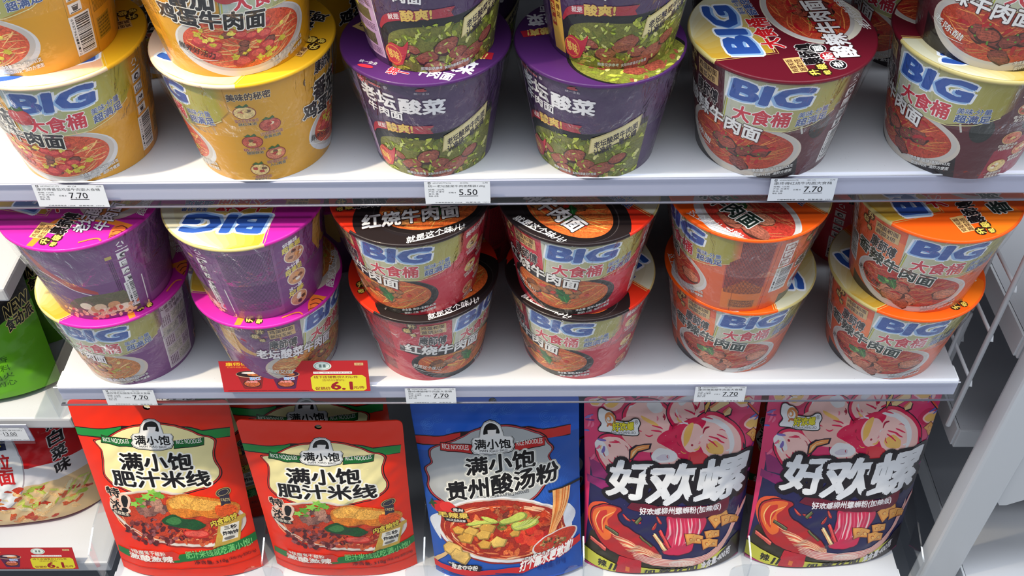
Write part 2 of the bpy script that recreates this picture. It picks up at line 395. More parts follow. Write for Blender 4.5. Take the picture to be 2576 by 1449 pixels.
GOLD = (212, 176, 96)
def food(A, cx, cy, rx, ry, kind, seed, rim=(222, 220, 214), clipy=None):
    """a printed photograph of a bowl of noodles"""
    A.rng = random.Random(seed); R = A.rng
    dark = sum(rim) < 200
    A.ell(cx, cy-ry*.06, rx, ry, rim, n=56)
    if dark: A.ell(cx, cy, rx*.975, ry*.95, (70, 62, 60), n=56); A.ell(cx, cy-.6, rx*.965, ry*.93, (24, 18, 18), n=56)
    else: A.ell(cx, cy+ry*.01, rx*.95, ry*.9, (196, 190, 184), n=56)
    soup = dict(tomato=(206, 84, 52), red=(196, 92, 40), maroon=(178, 62, 40), orange=(176, 52, 40), purple=(196, 120, 60), pickle=(150, 150, 60))[kind]
    sx, sy = rx*.87, ry*.8
    A.ell(cx, cy, sx, sy, soup, .75, n=56)
    def pos(k=.8):
        a = R.uniform(0, 2*math.pi); r = math.sqrt(R.random())*k; return cx+sx*r*math.cos(a), cy+sy*r*math.sin(a)
    def clamp(p):
        dx, dy = (p[0]-cx)/sx, (p[1]-cy)/sy; d = math.hypot(dx, dy)
        return p if d < .96 else (cx+dx/d*.96*sx, cy+dy/d*.96*sy)
    noodle = dict(tomato=(238, 190, 120), red=(236, 190, 96), maroon=(226, 140, 74), orange=(214, 130, 84), purple=(226, 190, 120), pickle=(214, 206, 120))[kind]
    nn = dict(pickle=14).get(kind, 46)
    for i in range(nn):
        x, y = pos(.92); a = R.uniform(-.5, .5)+(math.pi*.12 if x > cx else -.1); l = R.uniform(.12, .3)*rx; b = R.uniform(-.3, .3)*l
        pts = [clamp((x-l*math.cos(a), y-l*math.sin(a))), clamp((x-b*math.sin(a), y+b*math.cos(a)*.7)), clamp((x+l*math.cos(a), y+l*math.sin(a)))]
        k = R.uniform(.75, 1.1); A.stroke(A.curve(pts, 4), R.uniform(.5, 1.0), tuple(min(255, c*k) for c in noodle), .3, True)
    def meat(x, y, s, c=(140, 78, 56), rot=None):
        rot = R.uniform(-40, 40) if rot is None else rot; x, y = clamp((x, y))
        A.blob(x, y-.5, s*1.05, s*.66, tuple(v*.45 for v in c), .4, rot, .12)
        A.blob(x, y, s, s*.6, c, .95, rot, .18)
        for q in range(3): A.stroke([(x-s*.55+R.uniform(-1, 1), y-s*.2+q*s*.22), (x, y-s*.12+q*s*.24), (x+s*.55, y-s*.15+q*s*.2)], .45, tuple(min(255, v*1.35) for v in c), .5, True)
    def leaf(x, y, s, c, rot):
        a = math.radians(rot); d = (math.cos(a), math.sin(a)); q = (-d[1], d[0]); P = []
        for i in range(9): t = i/8; wv = math.sin(math.pi*t)*s*.34*(1+.18*math.sin(t*22)); P.append((x+d[0]*s*(t-.5)+q[0]*wv, y+d[1]*s*(t-.5)+q[1]*wv))
        for i in range(8, -1, -1): t = i/8; wv = -math.sin(math.pi*t)*s*.34*(1+.18*math.sin(t*19)); P.append((x+d[0]*s*(t-.5)+q[0]*wv, y+d[1]*s*(t-.5)+q[1]*wv))
        A.poly(P, c, .5); A.stroke([(x-d[0]*s*.45, y-d[1]*s*.45), (x+d[0]*s*.45, y+d[1]*s*.45)], .4, tuple(min(255, v*1.6+20) for v in c))
    if kind == 'tomato':
        for i in range(9): x, y = pos(.75); meat(x, y, R.uniform(3.5, 5.5), (120, 66, 54))
        for i in range(10):
            x, y = pos(.8); s = R.uniform(5, 8); x, y = clamp((x, y)); A.blob(x, y, s, s*.6, (176, 46, 50), .4, R.uniform(-30, 30), .08); A.blob(x+.6, y+.8, s*.72, s*.38, (212, 84, 76), .55, 0, .1)
        for i in range(26): x, y = pos(.85); s = R.uniform(1.6, 3.4); x, y = clamp((x, y)); A.blob(x, y, s, s*.8, R.choice([(214, 196, 60), (196, 182, 54), (232, 214, 92)]), .6, 0, .35)
    elif kind == 'red':
        for i in range(12): x, y = pos(.62); meat(x-sx*.15, y-sy*.1, R.uniform(5, 8.5), R.choice([(150, 96, 54), (124, 74, 44), (168, 112, 62)]))
        for i in range(6): x, y = pos(.7); A.blob(x, y, 2.6, 2., (196, 52, 40), .3)
        leaf(cx+sx*.12, cy-sy*.2, 17, (40, 108, 44), -72); leaf(cx+sx*.05, cy+sy*.05, 13, (28, 84, 36), -40)
    elif kind == 'maroon':
        for i in range(8): x, y = pos(.6); meat(x-sx*.1, y-sy*.25, R.uniform(7, 12), R.choice([(150, 70, 52), (122, 56, 46)]))
        for i in range(9):
            x, y = pos(.85); a = R.uniform(0, 6.28); l = R.uniform(5, 9)
            A.stroke(A.curve([clamp((x-l*math.cos(a), y-l*math.sin(a)*.5)), clamp((x, y+1.5)), clamp((x+l*math.cos(a), y+l*math.sin(a)*.5))], 4), 3.2, (176, 26, 34), .3, True)
        for i in range(12): x, y = pos(.6); A.blob(x, y, .9, .9, (96, 140, 50))
    elif kind == 'orange':
        for i in range(9): x, y = pos(.62); meat(x+sx*.12, y-sy*.2, R.uniform(8, 13), R.choice([(168, 100, 76), (146, 82, 64), (184, 116, 88)]))
        for i in range(7): leaf(cx-sx*.42+R.uniform(-7, 9), cy+sy*.1+R.uniform(-4, 6), R.uniform(7, 12), R.choice([(58, 104, 48), (92, 140, 66), (40, 84, 40)]), R.uniform(-70, 60))
        for i in range(5): x, y = pos(.8); A.stroke(A.curve([clamp((x-5, y)), clamp((x, y+2)), clamp((x+5, y))], 4), 2., (180, 30, 34), .2, True)
    elif kind == 'purple':
        for i in range(8): x, y = pos(.6); meat(x, y, R.uniform(5, 8), (150, 92, 66))
        for i in range(20): x, y = pos(.8); s = R.uniform(2, 4); A.blob(x, y, s, s*.6, R.choice([(196, 176, 70), (170, 160, 60), (226, 200, 110)]), .5, R.uniform(-60, 60), .3)
        for i in range(8): x, y = pos(.8); A.blob(x, y, 2, 1.6, (206, 60, 44), .3)
    return pos, clamp, leaf, meat

def logo_big(A, x0, y0, s=1.0, wd=57., ht=22., rot=0.):
    cx, cy = x0+wd/2, y0+ht/2
    q = ht*.09; W = (236, 240, 246); L = (150, 188, 232)
    A.text('BIG', x0-.4*q, y0-.3*q, x0+wd-.4*q, y0+ht-.3*q, W, bold=.115, shear=.16, rot=rot, raw=True)
    A.text('BIG', x0+.3*q, y0+.3*q, x0+wd+.3*q, y0+ht+.3*q, W, bold=.10, shear=.16, rot=rot, raw=True)
    A.text('BIG', x0-.5*q, y0-.4*q, x0+wd-.5*q, y0+ht-.4*q, L, bold=.068, shear=.16, rot=rot, raw=True)
    A.text('BIG', x0+.3*q, y0+.3*q, x0+wd+.3*q, y0+ht+.3*q, (46, 84, 164), bold=.048, shear=.16, rot=rot, raw=True)

def front(A, a, P):
    """the printed face whose BIG logo starts at angle a (degrees)"""
    u = lambda d: (a+d)*K; A.z = 4e-6
    # backing sweep
    if P['kind'] == 'tomato':
        A.poly(A.curve([(u(-52), 100), (u(-56), 60), (u(-40), 20), (u(-20), 0)])+A.curve([(u(68), 0), (u(80), 40), (u(76), 100)]), (214, 154, 24))
    if P['kind'] == 'maroon': A.poly([(u(-52), 0), (u(-50), 26), (u(-20), 6), (u(30), 4), (u(58), 22), (u(62), 0)], (26, 16, 22))
    if P['kind'] == 'orange':
        A.poly([(u(-50), 100), (u(-50), 60), (u(-10), 54), (u(76), 76), (u(76), 100)], (224, 92, 50)); A.poly([(u(-50), 0), (u(-50), 14), (u(-15), 4), (u(-5), 0)], (60, 52, 56)); A.ell(u(-10), 62, 22, 22, (238, 120, 60))
    if P['kind'] == 'purple': A.ell(u(-44), 82, 26, 30, (196, 150, 72)); A.ell(u(-40), 82, 20, 27, (104, 44, 104))
    # bowl
    food(A, u(8), 30, 57, 29, P['kind'], P['seed'], P['bowl'])
    if P['kind'] == 'red':
        A.poly([(u(-50), 60), (u(-30), 56), (u(8), 52), (u(8), 40), (u(-30), 44), (u(-51), 50)], (28, 18, 20))
    if P['kind'] == 'maroon': A.ell(u(68), 52, 9, 12, (30, 34, 32)); A.ell(u(68), 63, 5, 3.4, (60, 66, 60)); A.stroke(A.curve([(u(58), 58), (u(52), 60), (u(55), 48)]), 1.6, (196, 196, 190))
    # olive gold panel behind the logo
    g0, g1 = P.get('panel', ((196, 198, 186), (160, 150, 52)))
    def q(t0, t1):
        x0, x1 = u(-4+80*t0), u(-4+80*t1); b = lambda t: 50+2*math.sin(t*3)+16*max(0, t-.6)/.4
        return [(x0, b(t0)), (x1, b(t1)), (x1, 99.8), (x0, 99.8)]
    A.grad(q, 14, g0, g1)
    A.grad(lambda t0, t1: [(u(76+7*t0), 68+8*t0), (u(76+7*t1), 68+8*t1), (u(76+7*t1), 99.8), (u(76+7*t0), 99.8)], 5, g1, P['col'])
    A.stroke([(u(-3.3), 52), (u(-1), 74)], 1., (176, 180, 60)); A.stroke([(u(-5), 50), (u(-2.4), 74)], .7, (120, 120, 40))
    A.stroke([(u(-4), 50), (u(20), 51.6), (u(44), 51.6), (u(62), 57), (u(76), 66)], .8, (224, 214, 150))
    logo_big(A, u(2.5), 76.5, wd=56, ht=17.5)
    A.text('大食桶', u(4), 56, u(43), 71, (204, 40, 62), bold=.045, out=((.065, (244, 240, 236)),), slope=.02, shear=.08)
    A.text('美味·分量', u(48), 67, u(69), 72.6, (60, 84, 140), bold=.035, out=((.05, (236, 240, 244)),), slope=.16)
    A.text('超满足', u(48), 58.6, u(70), 66, (60, 84, 140), bold=.05, out=((.05, (236, 240, 244)),), slope=.16)
    # badge
    A.rect(u(-30), 80, u(-9), 94, (206, 170, 112))
    A.text('鸡蛋和面', u(-29), 87.6, u(-10.5), 93, (60, 30, 20), bold=.04); A.text(P['plus'], u(-29), 81, u(-12), 86.2, (60, 30, 20), bold=.04)
    for (dx, y, r, ch) in ((-36, 93.5, 4.6, '升'), (-40.5, 86, 4.6, '级'), (-36, 79.5, 3.2, '啦')):
        A.ell(u(dx), y, r, r, (70, 44, 26)); A.ell(u(dx), y, r*.9, r*.9, (104, 70, 40)); A.text(ch, u(dx)-r*.68, y-r*.68, u(dx)+r*.68, y+r*.68, (232, 206, 130), bold=.05)
    if P['kind'] == 'tomato':
        A.rect(u(-43), 78, u(-8), 99, P['col']); A.text('康師傅', u(-34), 86, u(-12), 97, (24, 18, 20), bold=.05, out=((.05, (236, 226, 220)),), slope=-.12, shear=.12)
        A.text('番茄', u(-36), 61, u(-6), 79, P['namecol'], bold=.06, out=P['nameout'], slope=-.12, shear=.12); A.ell(u(2), 72, 9.5, 8.5, (176, 44, 50)); A.ell(u(1), 73.5, 7.6, 6.2, (196, 62, 64)); A.poly([(u(-4), 79), (u(0), 82.5), (u(2), 80), (u(6), 83), (u(7), 79), (u(2), 77.6)], (54, 96, 40))
        A.text('鸡蛋牛肉面', u(-47), 44, u(24), 59, P['namecol'], bold=.06, out=P['nameout'], slope=-.14, shear=.12)
    else: A.text('康師傅', u(-32), 62, u(-9), 76, (24, 18, 20), bold=.05, out=((.05, P.get('brandout', (236, 226, 220))),), slope=-.12, shear=.12)
    if P['kind'] != 'tomato': A.text(P['name'], u(-46), 44, u(26), 58.5, P['namecol'], bold=P.get('nbold', .045), out=P['nameout'], slope=-.14, shear=.12)
    A.text(P['line'], u(-42), 21, u(-14), 27, P.get('linecol', (236, 236, 230)), bold=.02, slope=-.25, shear=.3)
    A.stroke(A.curve([(u(-44), 25), (u(-30), 17), (u(-14), 16)]), .6, (236, 236, 230), 0, True)
    A.text('净含量: 面饼+配料'+P['net'], u(24), 9, u(56), 12.6, (240, 240, 238), bold=.02, out=((.04, (60, 40, 44)),), slope=.18)
    A.text('面饼115克  油炸方便面', u(26), 4.2, u(56), 7.8, (240, 240, 238), bold=.02, out=((.04, (60, 40, 44)),), slope=.18)

def icons(A, a, P):
    u = lambda d: (a+d)*K; A.z = 8e-6
    A.text('美味的秘密', u(0), 86, u(28), 93, P['ictitle'], bold=.045, out=((.05, P['icout']),))
    caps = P['caps']
    for i, cap in enumerate(caps):
        x = u(9 if i % 2 == 0 else 24); y = 74-i*15.2
        A.ell(x, y, 8.6, 6.6, P['icring']); A.ell(x, y, 7.9, 5.9, R_.choice([(206, 120, 90), (226, 196, 130), (196, 90, 70)]), .8)
        for k in range(5): A.blob(x+R_.uniform(-4, 4), y+R_.uniform(-2.6, 2.6), 2.4, 1.6, R_.choice([(226, 190, 120), (176, 60, 50), (236, 220, 190), (120, 84, 50)]), .6)
        if P['kind'] == 'tomato': A.poly([(x-6, y+6), (x-2, y+8.6), (x, y+6.8), (x+3, y+9), (x+4.4, y+6.4), (x, y+5.4)], (54, 96, 40))
        A.text(cap[0], x-9, y-9.6, x+9, y-6.4, P['iccap'], bold=.03, out=((.05, P['icout']),))
        A.text(cap[1], x-7, y-13, x+7, y-9.9, P['iccap2'], bold=.03, out=((.05, P['icout']),))
R_ = random.Random(11)
def barcode(A, a, x0=0, y0=8):
    u = lambda d: (a+d)*K; A.z = 2e-5
    A.rect(u(x0), y0, u(x0+17), y0+34, (232, 230, 228)); R = random.Random(3); y = y0+1.6
    while y < y0+32: t = R.choice([.35, .5, .8, 1.1]); A.rect(u(x0+4.4), y, u(x0+15.8), min(y+t, y0+32.5), (24, 22, 26)); y += t+R.choice([.35, .55, .9])
    A.vtext('6937962112172', u(x0+2.3), y0+31, 2.0, 2.45, (30, 28, 30), rot=-90)
def care_icons(A, a, x0=0, top=84, col=(232, 230, 228), dk=(50, 50, 56)):
    u = lambda d: (a+d)*K; A.z = 2e-5
    for k in range(3):
        b = math.radians(90+120*k); A.stroke([(u(x0+5)+3.2*math.cos(b), top+6+3.2*math.sin(b)), (u(x0+5)+3.2*math.cos(b+1.5), top+6+3.2*math.sin(b+1.5))], 1.1, col)
    A.rect(u(x0), top-.6, u(x0+10), top+.4, col)
    for i in range(4):
        y = top-3-i*10.3; A.rect(u(x0), y-8, u(x0+10), y, col)
        if i == 0: A.ell(u(x0+5), y-4, 3.2, 2.6, dk); A.ell(u(x0+5.6), y-4.4, 1.6, 1.3, col)
        elif i == 1: A.rect(u(x0+1.6), y-6.4, u(x0+8.4), y-2, dk); A.rect(u(x0+2.2), y-5.9, u(x0+7.8), y-2.5, col); A.stroke([(u(x0+2), y-6), (u(x0+8), y-2.4)], .5, dk)
        elif i == 2: A.stroke(A.curve([(u(x0+1.5), y-6), (u(x0+4), y-3), (u(x0+5.6), y-5)]), 1., dk); A.poly([(u(x0+5), y-4), (u(x0+7.4), y-2), (u(x0+9), y-4), (u(x0+7), y-6)], dk)
        else: A.poly([(u(x0+2.4), y-2), (u(x0+7.6), y-2), (u(x0+6.8), y-6.4), (u(x0+3.2), y-6.4)], dk); A.rect(u(x0+3.2), y-3.2, u(x0+6.8), y-2.7, col)
        A.rect(u(x0+1), y-7.6, u(x0+9), y-6.9, dk)

PAL = dict(
 tomato=dict(kind='tomato', col=(212, 154, 28), bowl=(214, 214, 216), seed=3, name='番茄鸡蛋牛肉面', plus='蔬菜2倍', namecol=(22, 20, 22), nameout=((.075, (240, 236, 226)),), line='鲜养好活力', linecol=(24, 22, 24), net='165克',
   caps=(('蛋白有营养番茄', '就红味浓'), ('优选嫩滑鸡蛋', '金黄优质'), ('精心慢炖', '酸甜鲜浓'), ('面面好面', '入口爽滑'), ('一桶鲜养好面', '鲜养好活力')), ictitle=(60, 30, 22), icout=(240, 226, 190), icring=(130, 40, 30), iccap=(150, 40, 40), iccap2=(40, 30, 30), panel=((176, 190, 190), (170, 160, 40))),
 maroon=dict(kind='maroon', col=(84, 28, 38), bowl=(206, 196, 184), seed=5, name='酸辣牛肉面', plus='蔬菜2倍', namecol=(240, 238, 236), nameout=((.06, (70, 26, 26)),), line='老陈醋', net='163克',
   caps=(('香浓老陈醋', '醇正鲜酸'), ('鲜辣椒', '火热鲜香'), ('优选国产牛肉', '肉质香浓'), ('老陈好醋', '酸香够味'), ('一桶香辣好面', '劲道爽滑')), ictitle=(236, 226, 200), icout=(90, 30, 36), icring=(206, 170, 110), iccap=(236, 226, 214), iccap2=(236, 226, 214)),
 red=dict(kind='red', col=(196, 36, 58), bowl=(30, 24, 26), seed=9, name='红烧牛肉面', plus='蔬菜2倍', namecol=(240, 238, 236), nameout=((.06, (40, 24, 22)),), line='就是这个味儿!', net='145克',
   caps=(('大块牛肉粒', '满满看得见'), ('营养鲜鸡蛋', '手打好面'), ('浓郁牛骨汤', '鲜香够味'), ('超足脱水菜', '真材实料'), ('一桶超大面饼', '香浓够味')), ictitle=(240, 226, 220), icout=(150, 30, 50), icring=(214, 190, 150), iccap=(240, 228, 220), iccap2=(240, 228, 220)),
 orange=dict(kind='orange', col=(216, 98, 56), bowl=(206, 204, 206), seed=13, name='香辣牛肉面', plus='蔬菜2倍', namecol=(26, 44, 36), nameout=((.07, (238, 236, 228)),), line='这个味儿,对辣!', linecol=(30, 24, 24), net='145克', nbold=.05,
   caps=(('优选牛肉粒', '香辣入味'), ('鲜香红辣椒', '香辣过瘾'), ('营养鲜鸡蛋', '弹韧好面'), ('香浓辣汤', '一口入魂'), ('一桶大面饼', '劲道爽滑')), ictitle=(110, 30, 24), icout=(240, 200, 160), icring=(110, 44, 30), iccap=(120, 30, 24), iccap2=(120, 30, 24)),
 purple=dict(kind='purple', col=(114, 54, 118), bowl=(206, 190, 176), seed=17, name='老坛酸菜牛肉面', plus='新加玉米', namecol=(240, 236, 240), nameout=((.06, (60, 20, 60)),), line='酸爽又过瘾', net='141克',
   caps=(('火爆全网', '好真材'),)*5, ictitle=(240, 226, 220), icout=(96, 40, 100), icring=(200, 150, 80), iccap=(240, 228, 220), iccap2=(240, 228, 220)),
)
def ksf_body(kind):
    P = PAL[kind]; A = Art(); A.rect(-60*K, 0, 300*K, HB, P['col'])
    if kind != 'purple':
        front(A, 0, P); front(A, 180, P)
        A.z = 4e-6
        if kind == 'maroon':
            A.poly([(82*K, 0), (84*K, 30), (100*K, 44), (126*K, 38), (126*K, 0)], (150, 28, 52)); A.ell(104*K, 58, 10, 8, (34, 38, 36)); A.ell(104*K, 62, 9, 5, (120, 60, 50)); A.stroke([(86*K, 36), (126*K, 30)], 1.2, (150, 100, 70))
        icons(A, 84, P)
        u = lambda d: (180+d)*K; A.z = 4e-6
        if kind == 'orange':
            A.rect(u(73), 3, u(108), 99.5, (178, 74, 62)); A.poly([(u(73), 3), (u(73), 30), (u(90), 46), (u(108), 34), (u(108), 3)], (226, 120, 50)); A.dashes(u(74), 26, u(107), 98, 30, (96, 44, 48), vertical=True, fill=.62, lo=3, hi=12)
            A.rect(u(80), 5, u(104), 17, (196, 120, 60)); A.dashes(u(81), 6, u(103), 16, 6, (96, 50, 40), lo=1, hi=5); A.stroke([(u(110.5), 0), (u(110.5), 100)], .5, (150, 60, 40)); barcode(A, 180, 115, 24)
            A.rect(u(115), 60, u(126), 92, (236, 226, 220))
            for i in range(3): A.rect(u(116), 62+i*10, u(125), 69+i*10, (150, 60, 50)); A.rect(u(117), 63+i*10, u(124), 68+i*10, (236, 226, 220))
        else:
            if kind == 'tomato': A.rect(u(83), 0, u(128), 100, (216, 146, 30)); A.stroke([(u(101), 0), (u(101), 100)], .5, (150, 96, 20))
            care_icons(A, 180, 84, 84, dk=(60, 56, 60)); barcode(A, 180, 82, 6)
            A.z = 1e-5; A.dashes(u(103), 34, u(124), 96, 17, tuple(c*.55 for c in P['col']), vertical=True, fill=.5, lo=3, hi=12)
            A.rect(u(104), 10, u(120), 28, tuple(c*.8 for c in P['col'])); A.dashes(u(105), 11, u(119), 27, 6, tuple(c*.5 for c in P['col']), lo=1, hi=4)
    else:
        front(A, 0, P); u = lambda d: d*K
        A.z = 4e-6
        A.rect(u(79), 4, u(112), 98, (214, 206, 206)); A.rect(u(80), 5, u(111), 97, (190, 172, 184)); A.text('火爆全网', u(82), 90, u(100), 95, (80, 40, 60), bold=.04); A.text('吃法看得见', u(88), 84, u(109), 89, (80, 40, 60), bold=.03)
        for i in range(5):
            y = 68-i*15; x = 81 if i % 2 else 92
            A.rect(u(x), y, u(x+18), y+13, R_.choice([(150, 140, 110), (196, 150, 120), (170, 160, 150)]), .9); A.dashes(u(81 if x > 85 else 100), y, u(91 if x > 85 else 110), y+13, 5, (110, 80, 100), vertical=True, lo=2, hi=6)
        A.z = 4e-6       # printed scene: awning, sky, meadow and food
        A.poly([(u(118), 96), (u(150), 100), (u(180), 92), (u(183), 40), (u(160), 20), (u(118), 10)], (116, 72, 122)); A.poly(A.curve([(u(122), 98), (u(134), 70), (u(152), 52), (u(166), 40)])+[(u(166), 36), (u(148), 44), (u(128), 62), (u(119), 90)], (176, 60, 54))
        A.stroke(A.curve([(u(122), 66), (u(134), 60), (u(146), 46), (u(160), 36)]), 1., (236, 232, 236)); A.poly(A.curve([(u(126), 6), (u(140), 28), (u(160), 36), (u(186), 34)])+[(u(200), 4)], (96, 92, 60), .5)
        for i in range(9): A.ell(u(150+i*4), 14+R_.uniform(-3, 7), 6, 5, R_.choice([(226, 200, 160), (206, 150, 96), (240, 226, 200)]), .2)
        for i in range(40): A.blob(u(R_.uniform(124, 204)), R_.uniform(1, 14), 3, 2, R_.choice([(230, 170, 130), (206, 90, 60), (240, 200, 150)]), .6, R_.uniform(0, 90))
        A.rect(u(196), 2, u(204), 78, (120, 64, 124)); A.rect(u(181), 77, u(186), 81, (190, 170, 90)); A.dashes(u(182), 34, u(186), 75, 3, (66, 26, 70), vertical=True, lo=3, hi=9)
        care_icons(A, 0, 190, 84); barcode(A, 0, 188, 8)
        A.z = 4e-6; A.rect(u(208), 2, u(252), 98, (130, 76, 130)); A.dashes(u(210), 12, u(250), 92, 36, (74, 38, 82), vertical=True, fill=.6, lo=4, hi=14)
        for i, (s1) in enumerate(('好美味', '大分量', '这一桶')):
            y = 78-i*30; A.text(s1, u(259), y+9, u(272), y+15, (240, 232, 236), bold=.05, out=((.05, (70, 30, 80)),), slope=.2); A.text(('超幸福', '超满足', '足够')[i], u(258), y+3, u(274), y+10, (226, 206, 90), bold=.06, out=((.05, (60, 60, 110)),), slope=.2)
            A.ell(u(268), y-5, 10.5, 9.5, (232, 220, 206)); A.ell(u(268), y-5, 9.6, 8.6, (206, 150, 110), .5)
            for k in range(5): A.blob(u(268)+R_.uniform(-6, 6), y-5+R_.uniform(-5, 5), 2.8, 2.2, R_.choice([(236, 226, 214), (120, 70, 50), (226, 160, 90), (60, 44, 40)]), .3)
        A.poly([(u(290), 100), (u(288), 70), (u(297), 52), (u(300), 52), (u(300), 100)], (196, 150, 72))
        A.text('酸爽着香吧', u(12), 6, u(46), 12, (226, 220, 230), bold=.03, out=((.05, (90, 50, 80)),), slope=.15)
    A.stroke([((262)*K, 0), ((262)*K, 100)], .35, tuple(c*.7 for c in P['col'])) if kind != 'purple' else None
    return A

def unif_body():
    A = Art(); A.rect(-60*K, 0, 300*K, HB, (66, 40, 84))
    for f, a in enumerate((0, 180)):
        u = lambda d, a=a: (a+d)*K; A.z = 4e-6
        # black bowl edge and the dish
        A.poly(A.curve([(u(-4), 34), (u(2), 46), (u(20), 50), (u(60), 50), (u(104), 60)])+[(u(112), 60), (u(112), 0), (u(-4), 0)], (26, 26, 30))
        A.poly(A.curve([(u(0), 20), (u(6), 34), (u(26), 42), (u(60), 43), (u(100), 52)])+[(u(112), 54), (u(112), 0), (u(0), 0)], (110, 112, 44), .7)
        A.rng = random.Random(21+f); R = A.rng
        top = lambda d: 22+20*min(1, d/26)+.1*d
        for i in range(150):
            d = R.uniform(2, 110); y = R.uniform(1, max(4, top(d)-2)); s = R.uniform(1.6, 4.6)
            c = R.choice([(150, 160, 52), (176, 184, 66), (120, 132, 44), (190, 196, 96), (96, 108, 40), (206, 204, 130)]) if y > 12 or R.random() > .3 else (186, 160, 80)
            A.blob(u(d), y, s, s*R.uniform(.3, .6), c, .55, R.uniform(-70, 70), .3)
        for (d, y, s, r) in ((14, 16, 8, 30), (22, 22, 7, -20), (34, 14, 10, 10), (50, 24, 12, 25), (60, 16, 9, 0), (74, 12, 12, 15), (40, 5, 11, -5), (62, 4, 12, 5), (88, 22, 9, 20)):
            A.blob(u(d), y-.8, s*1.05, s*.62, (60, 26, 24), .3, r, .12); A.blob(u(d), y, s, s*.55, (146, 76, 60), .9, r, .15)
            for q in range(3): A.stroke([(u(d)-s*.5, y-1+q*1.4), (u(d)+s*.5, y-.6+q*1.5)], .5, (190, 120, 96), .4, True)
        for i in range(60):
            d = R.uniform(4, 108); y = R.uniform(1, max(3, top(d)-1)); A.blob(u(d), y, 2.2, .9, R.choice([(170, 190, 60), (196, 206, 110), (140, 156, 50)]), .3, R.uniform(-80, 80), .3)
        # red ribbon
        A.poly(A.curve([(u(-2), 36), (u(6), 44), (u(24), 49), (u(56), 50)])+[(u(54), 54), (u(57), 58.5)]+A.curve([(u(50), 58.5), (u(20), 56), (u(4), 50), (u(-3), 38)]), (168, 36, 56))
        A.text('就是', u(7), 48, u(16), 53, (236, 226, 226), bold=.03, slope=.2); A.text('酸爽!', u(17.5), 48.5, u(40), 58, (226, 190, 90), bold=.05, out=((.05, (120, 30, 40)),), slope=.1)
        # writing
        A.text('统一', u(-2), 90, u(20), 98.5, (190, 50, 66), bold=.05, out=((.05, (226, 216, 226)),), slope=-.06); A.text('®', u(23), 93, u(26), 96, (226, 216, 226), bold=.02)
        A.text('老坛', u(0), 75, u(30), 90, (240, 238, 242), bold=.06, slope=-.1, shear=.05); A.text('酸菜', u(33), 71, u(66), 86, (240, 238, 242), bold=.06, slope=-.02, shear=.05)
        A.text('牛肉面', u(3), 64, u(34), 73, (240, 238, 242), bold=.05, slope=-.06, shear=.1)
        A.ell(u(50), 95.5, 4.4, 1.1, (186, 50, 60)); A.poly([(u(47), 97), (u(53), 98), (u(51), 94.6)], (186, 50, 60)); A.text('统一企业', u(45), 91.4, u(55.5), 93.6, (220, 214, 224), bold=.03)
        # pale yellow slanted panel
        A.poly([(u(62), 28), (u(64), 46), (u(104), 66), (u(103), 48)], (196, 180, 120)); A.poly([(u(63), 29.6), (u(64.8), 45), (u(103), 64.2), (u(102.2), 49)], (226, 212, 156))
        A.text('老坛酸菜牛肉面', u(66), 43.5, u(102), 50.5, (44, 34, 50), bold=.05, slope=.44, shear=-.1); A.text('认准统一是关键', u(66), 35.6, u(102), 42.6, (44, 34, 50), bold=.05, slope=.44, shear=-.1)
        # flame medallion
        A.poly([(u(-2), 6)]+A.curve([(u(-3), 16), (u(4), 25), (u(14), 23), (u(20), 29), (u(17), 17), (u(12), 6)])+[(u(5), 3)], (190, 44, 60)); A.ell(u(4.5), 14, 8.4, 9, (224, 140, 60)); A.ell(u(4.5), 14, 7.6, 8.2, (196, 50, 60)); A.text('够味', u(-.5), 9.5, u(10), 18.5, (236, 196, 96), bold=.05, slope=-.2)
        A.text('图案仅供参考', u(28), 2.6, u(46), 5.6, (226, 226, 226), bold=.02, out=((.05, (60, 60, 50)),)); A.text('实际内容请见外包装', u(48), 3.4, u(70), 6.4, (226, 226, 226), bold=.02, out=((.05, (60, 60, 50)),), slope=.1)
        A.z = 4e-6       # side panels
        if f == 0:
            A.rect(u(-46), 6, u(-6), 99, (188, 156, 196)); A.stroke([(u(-6), 6), (u(-6), 99)], .8, (224, 214, 226))
            for i in range(4):
                y = 82-i*22; A.rect(u(-40), y, u(-12), y+11, (90, 84, 60), .9); A.rect(u(-41), y+8, u(-27), y+12, (210, 200, 80)); A.text(('红油酸菜', '精选好菜', '传统工艺', '老坛风味')[i], u(-40), y+8.6, u(-28), y+11.4, (60, 40, 30), bold=.03); A.dashes(u(-41), y-8, u(-9), y-1.4, 4, (110, 80, 120), lo=2, hi=10)
        else:
            A.rect(u(-48), 4, u(-20), 98, (52, 30, 68)); A.dashes(u(-46), 8, u(-22), 96, 20, (130, 106, 140), vertical=True, fill=.45, lo=2, hi=9)
            A.rect(u(-18), 4, u(-4), 99, (222, 176, 76)); A.rect(u(-17), 26, u(-11.4), 98, (168, 60, 40)); A.vtext('酸菜从田间到餐桌生产线', u(-14.2), 94, 4.6, 6.3, (232, 206, 110), bold=.03); A.vtext('智能安心工厂看得见', u(-7.8), 94, 4.6, 7, (110, 40, 30), bold=.03)
    return A

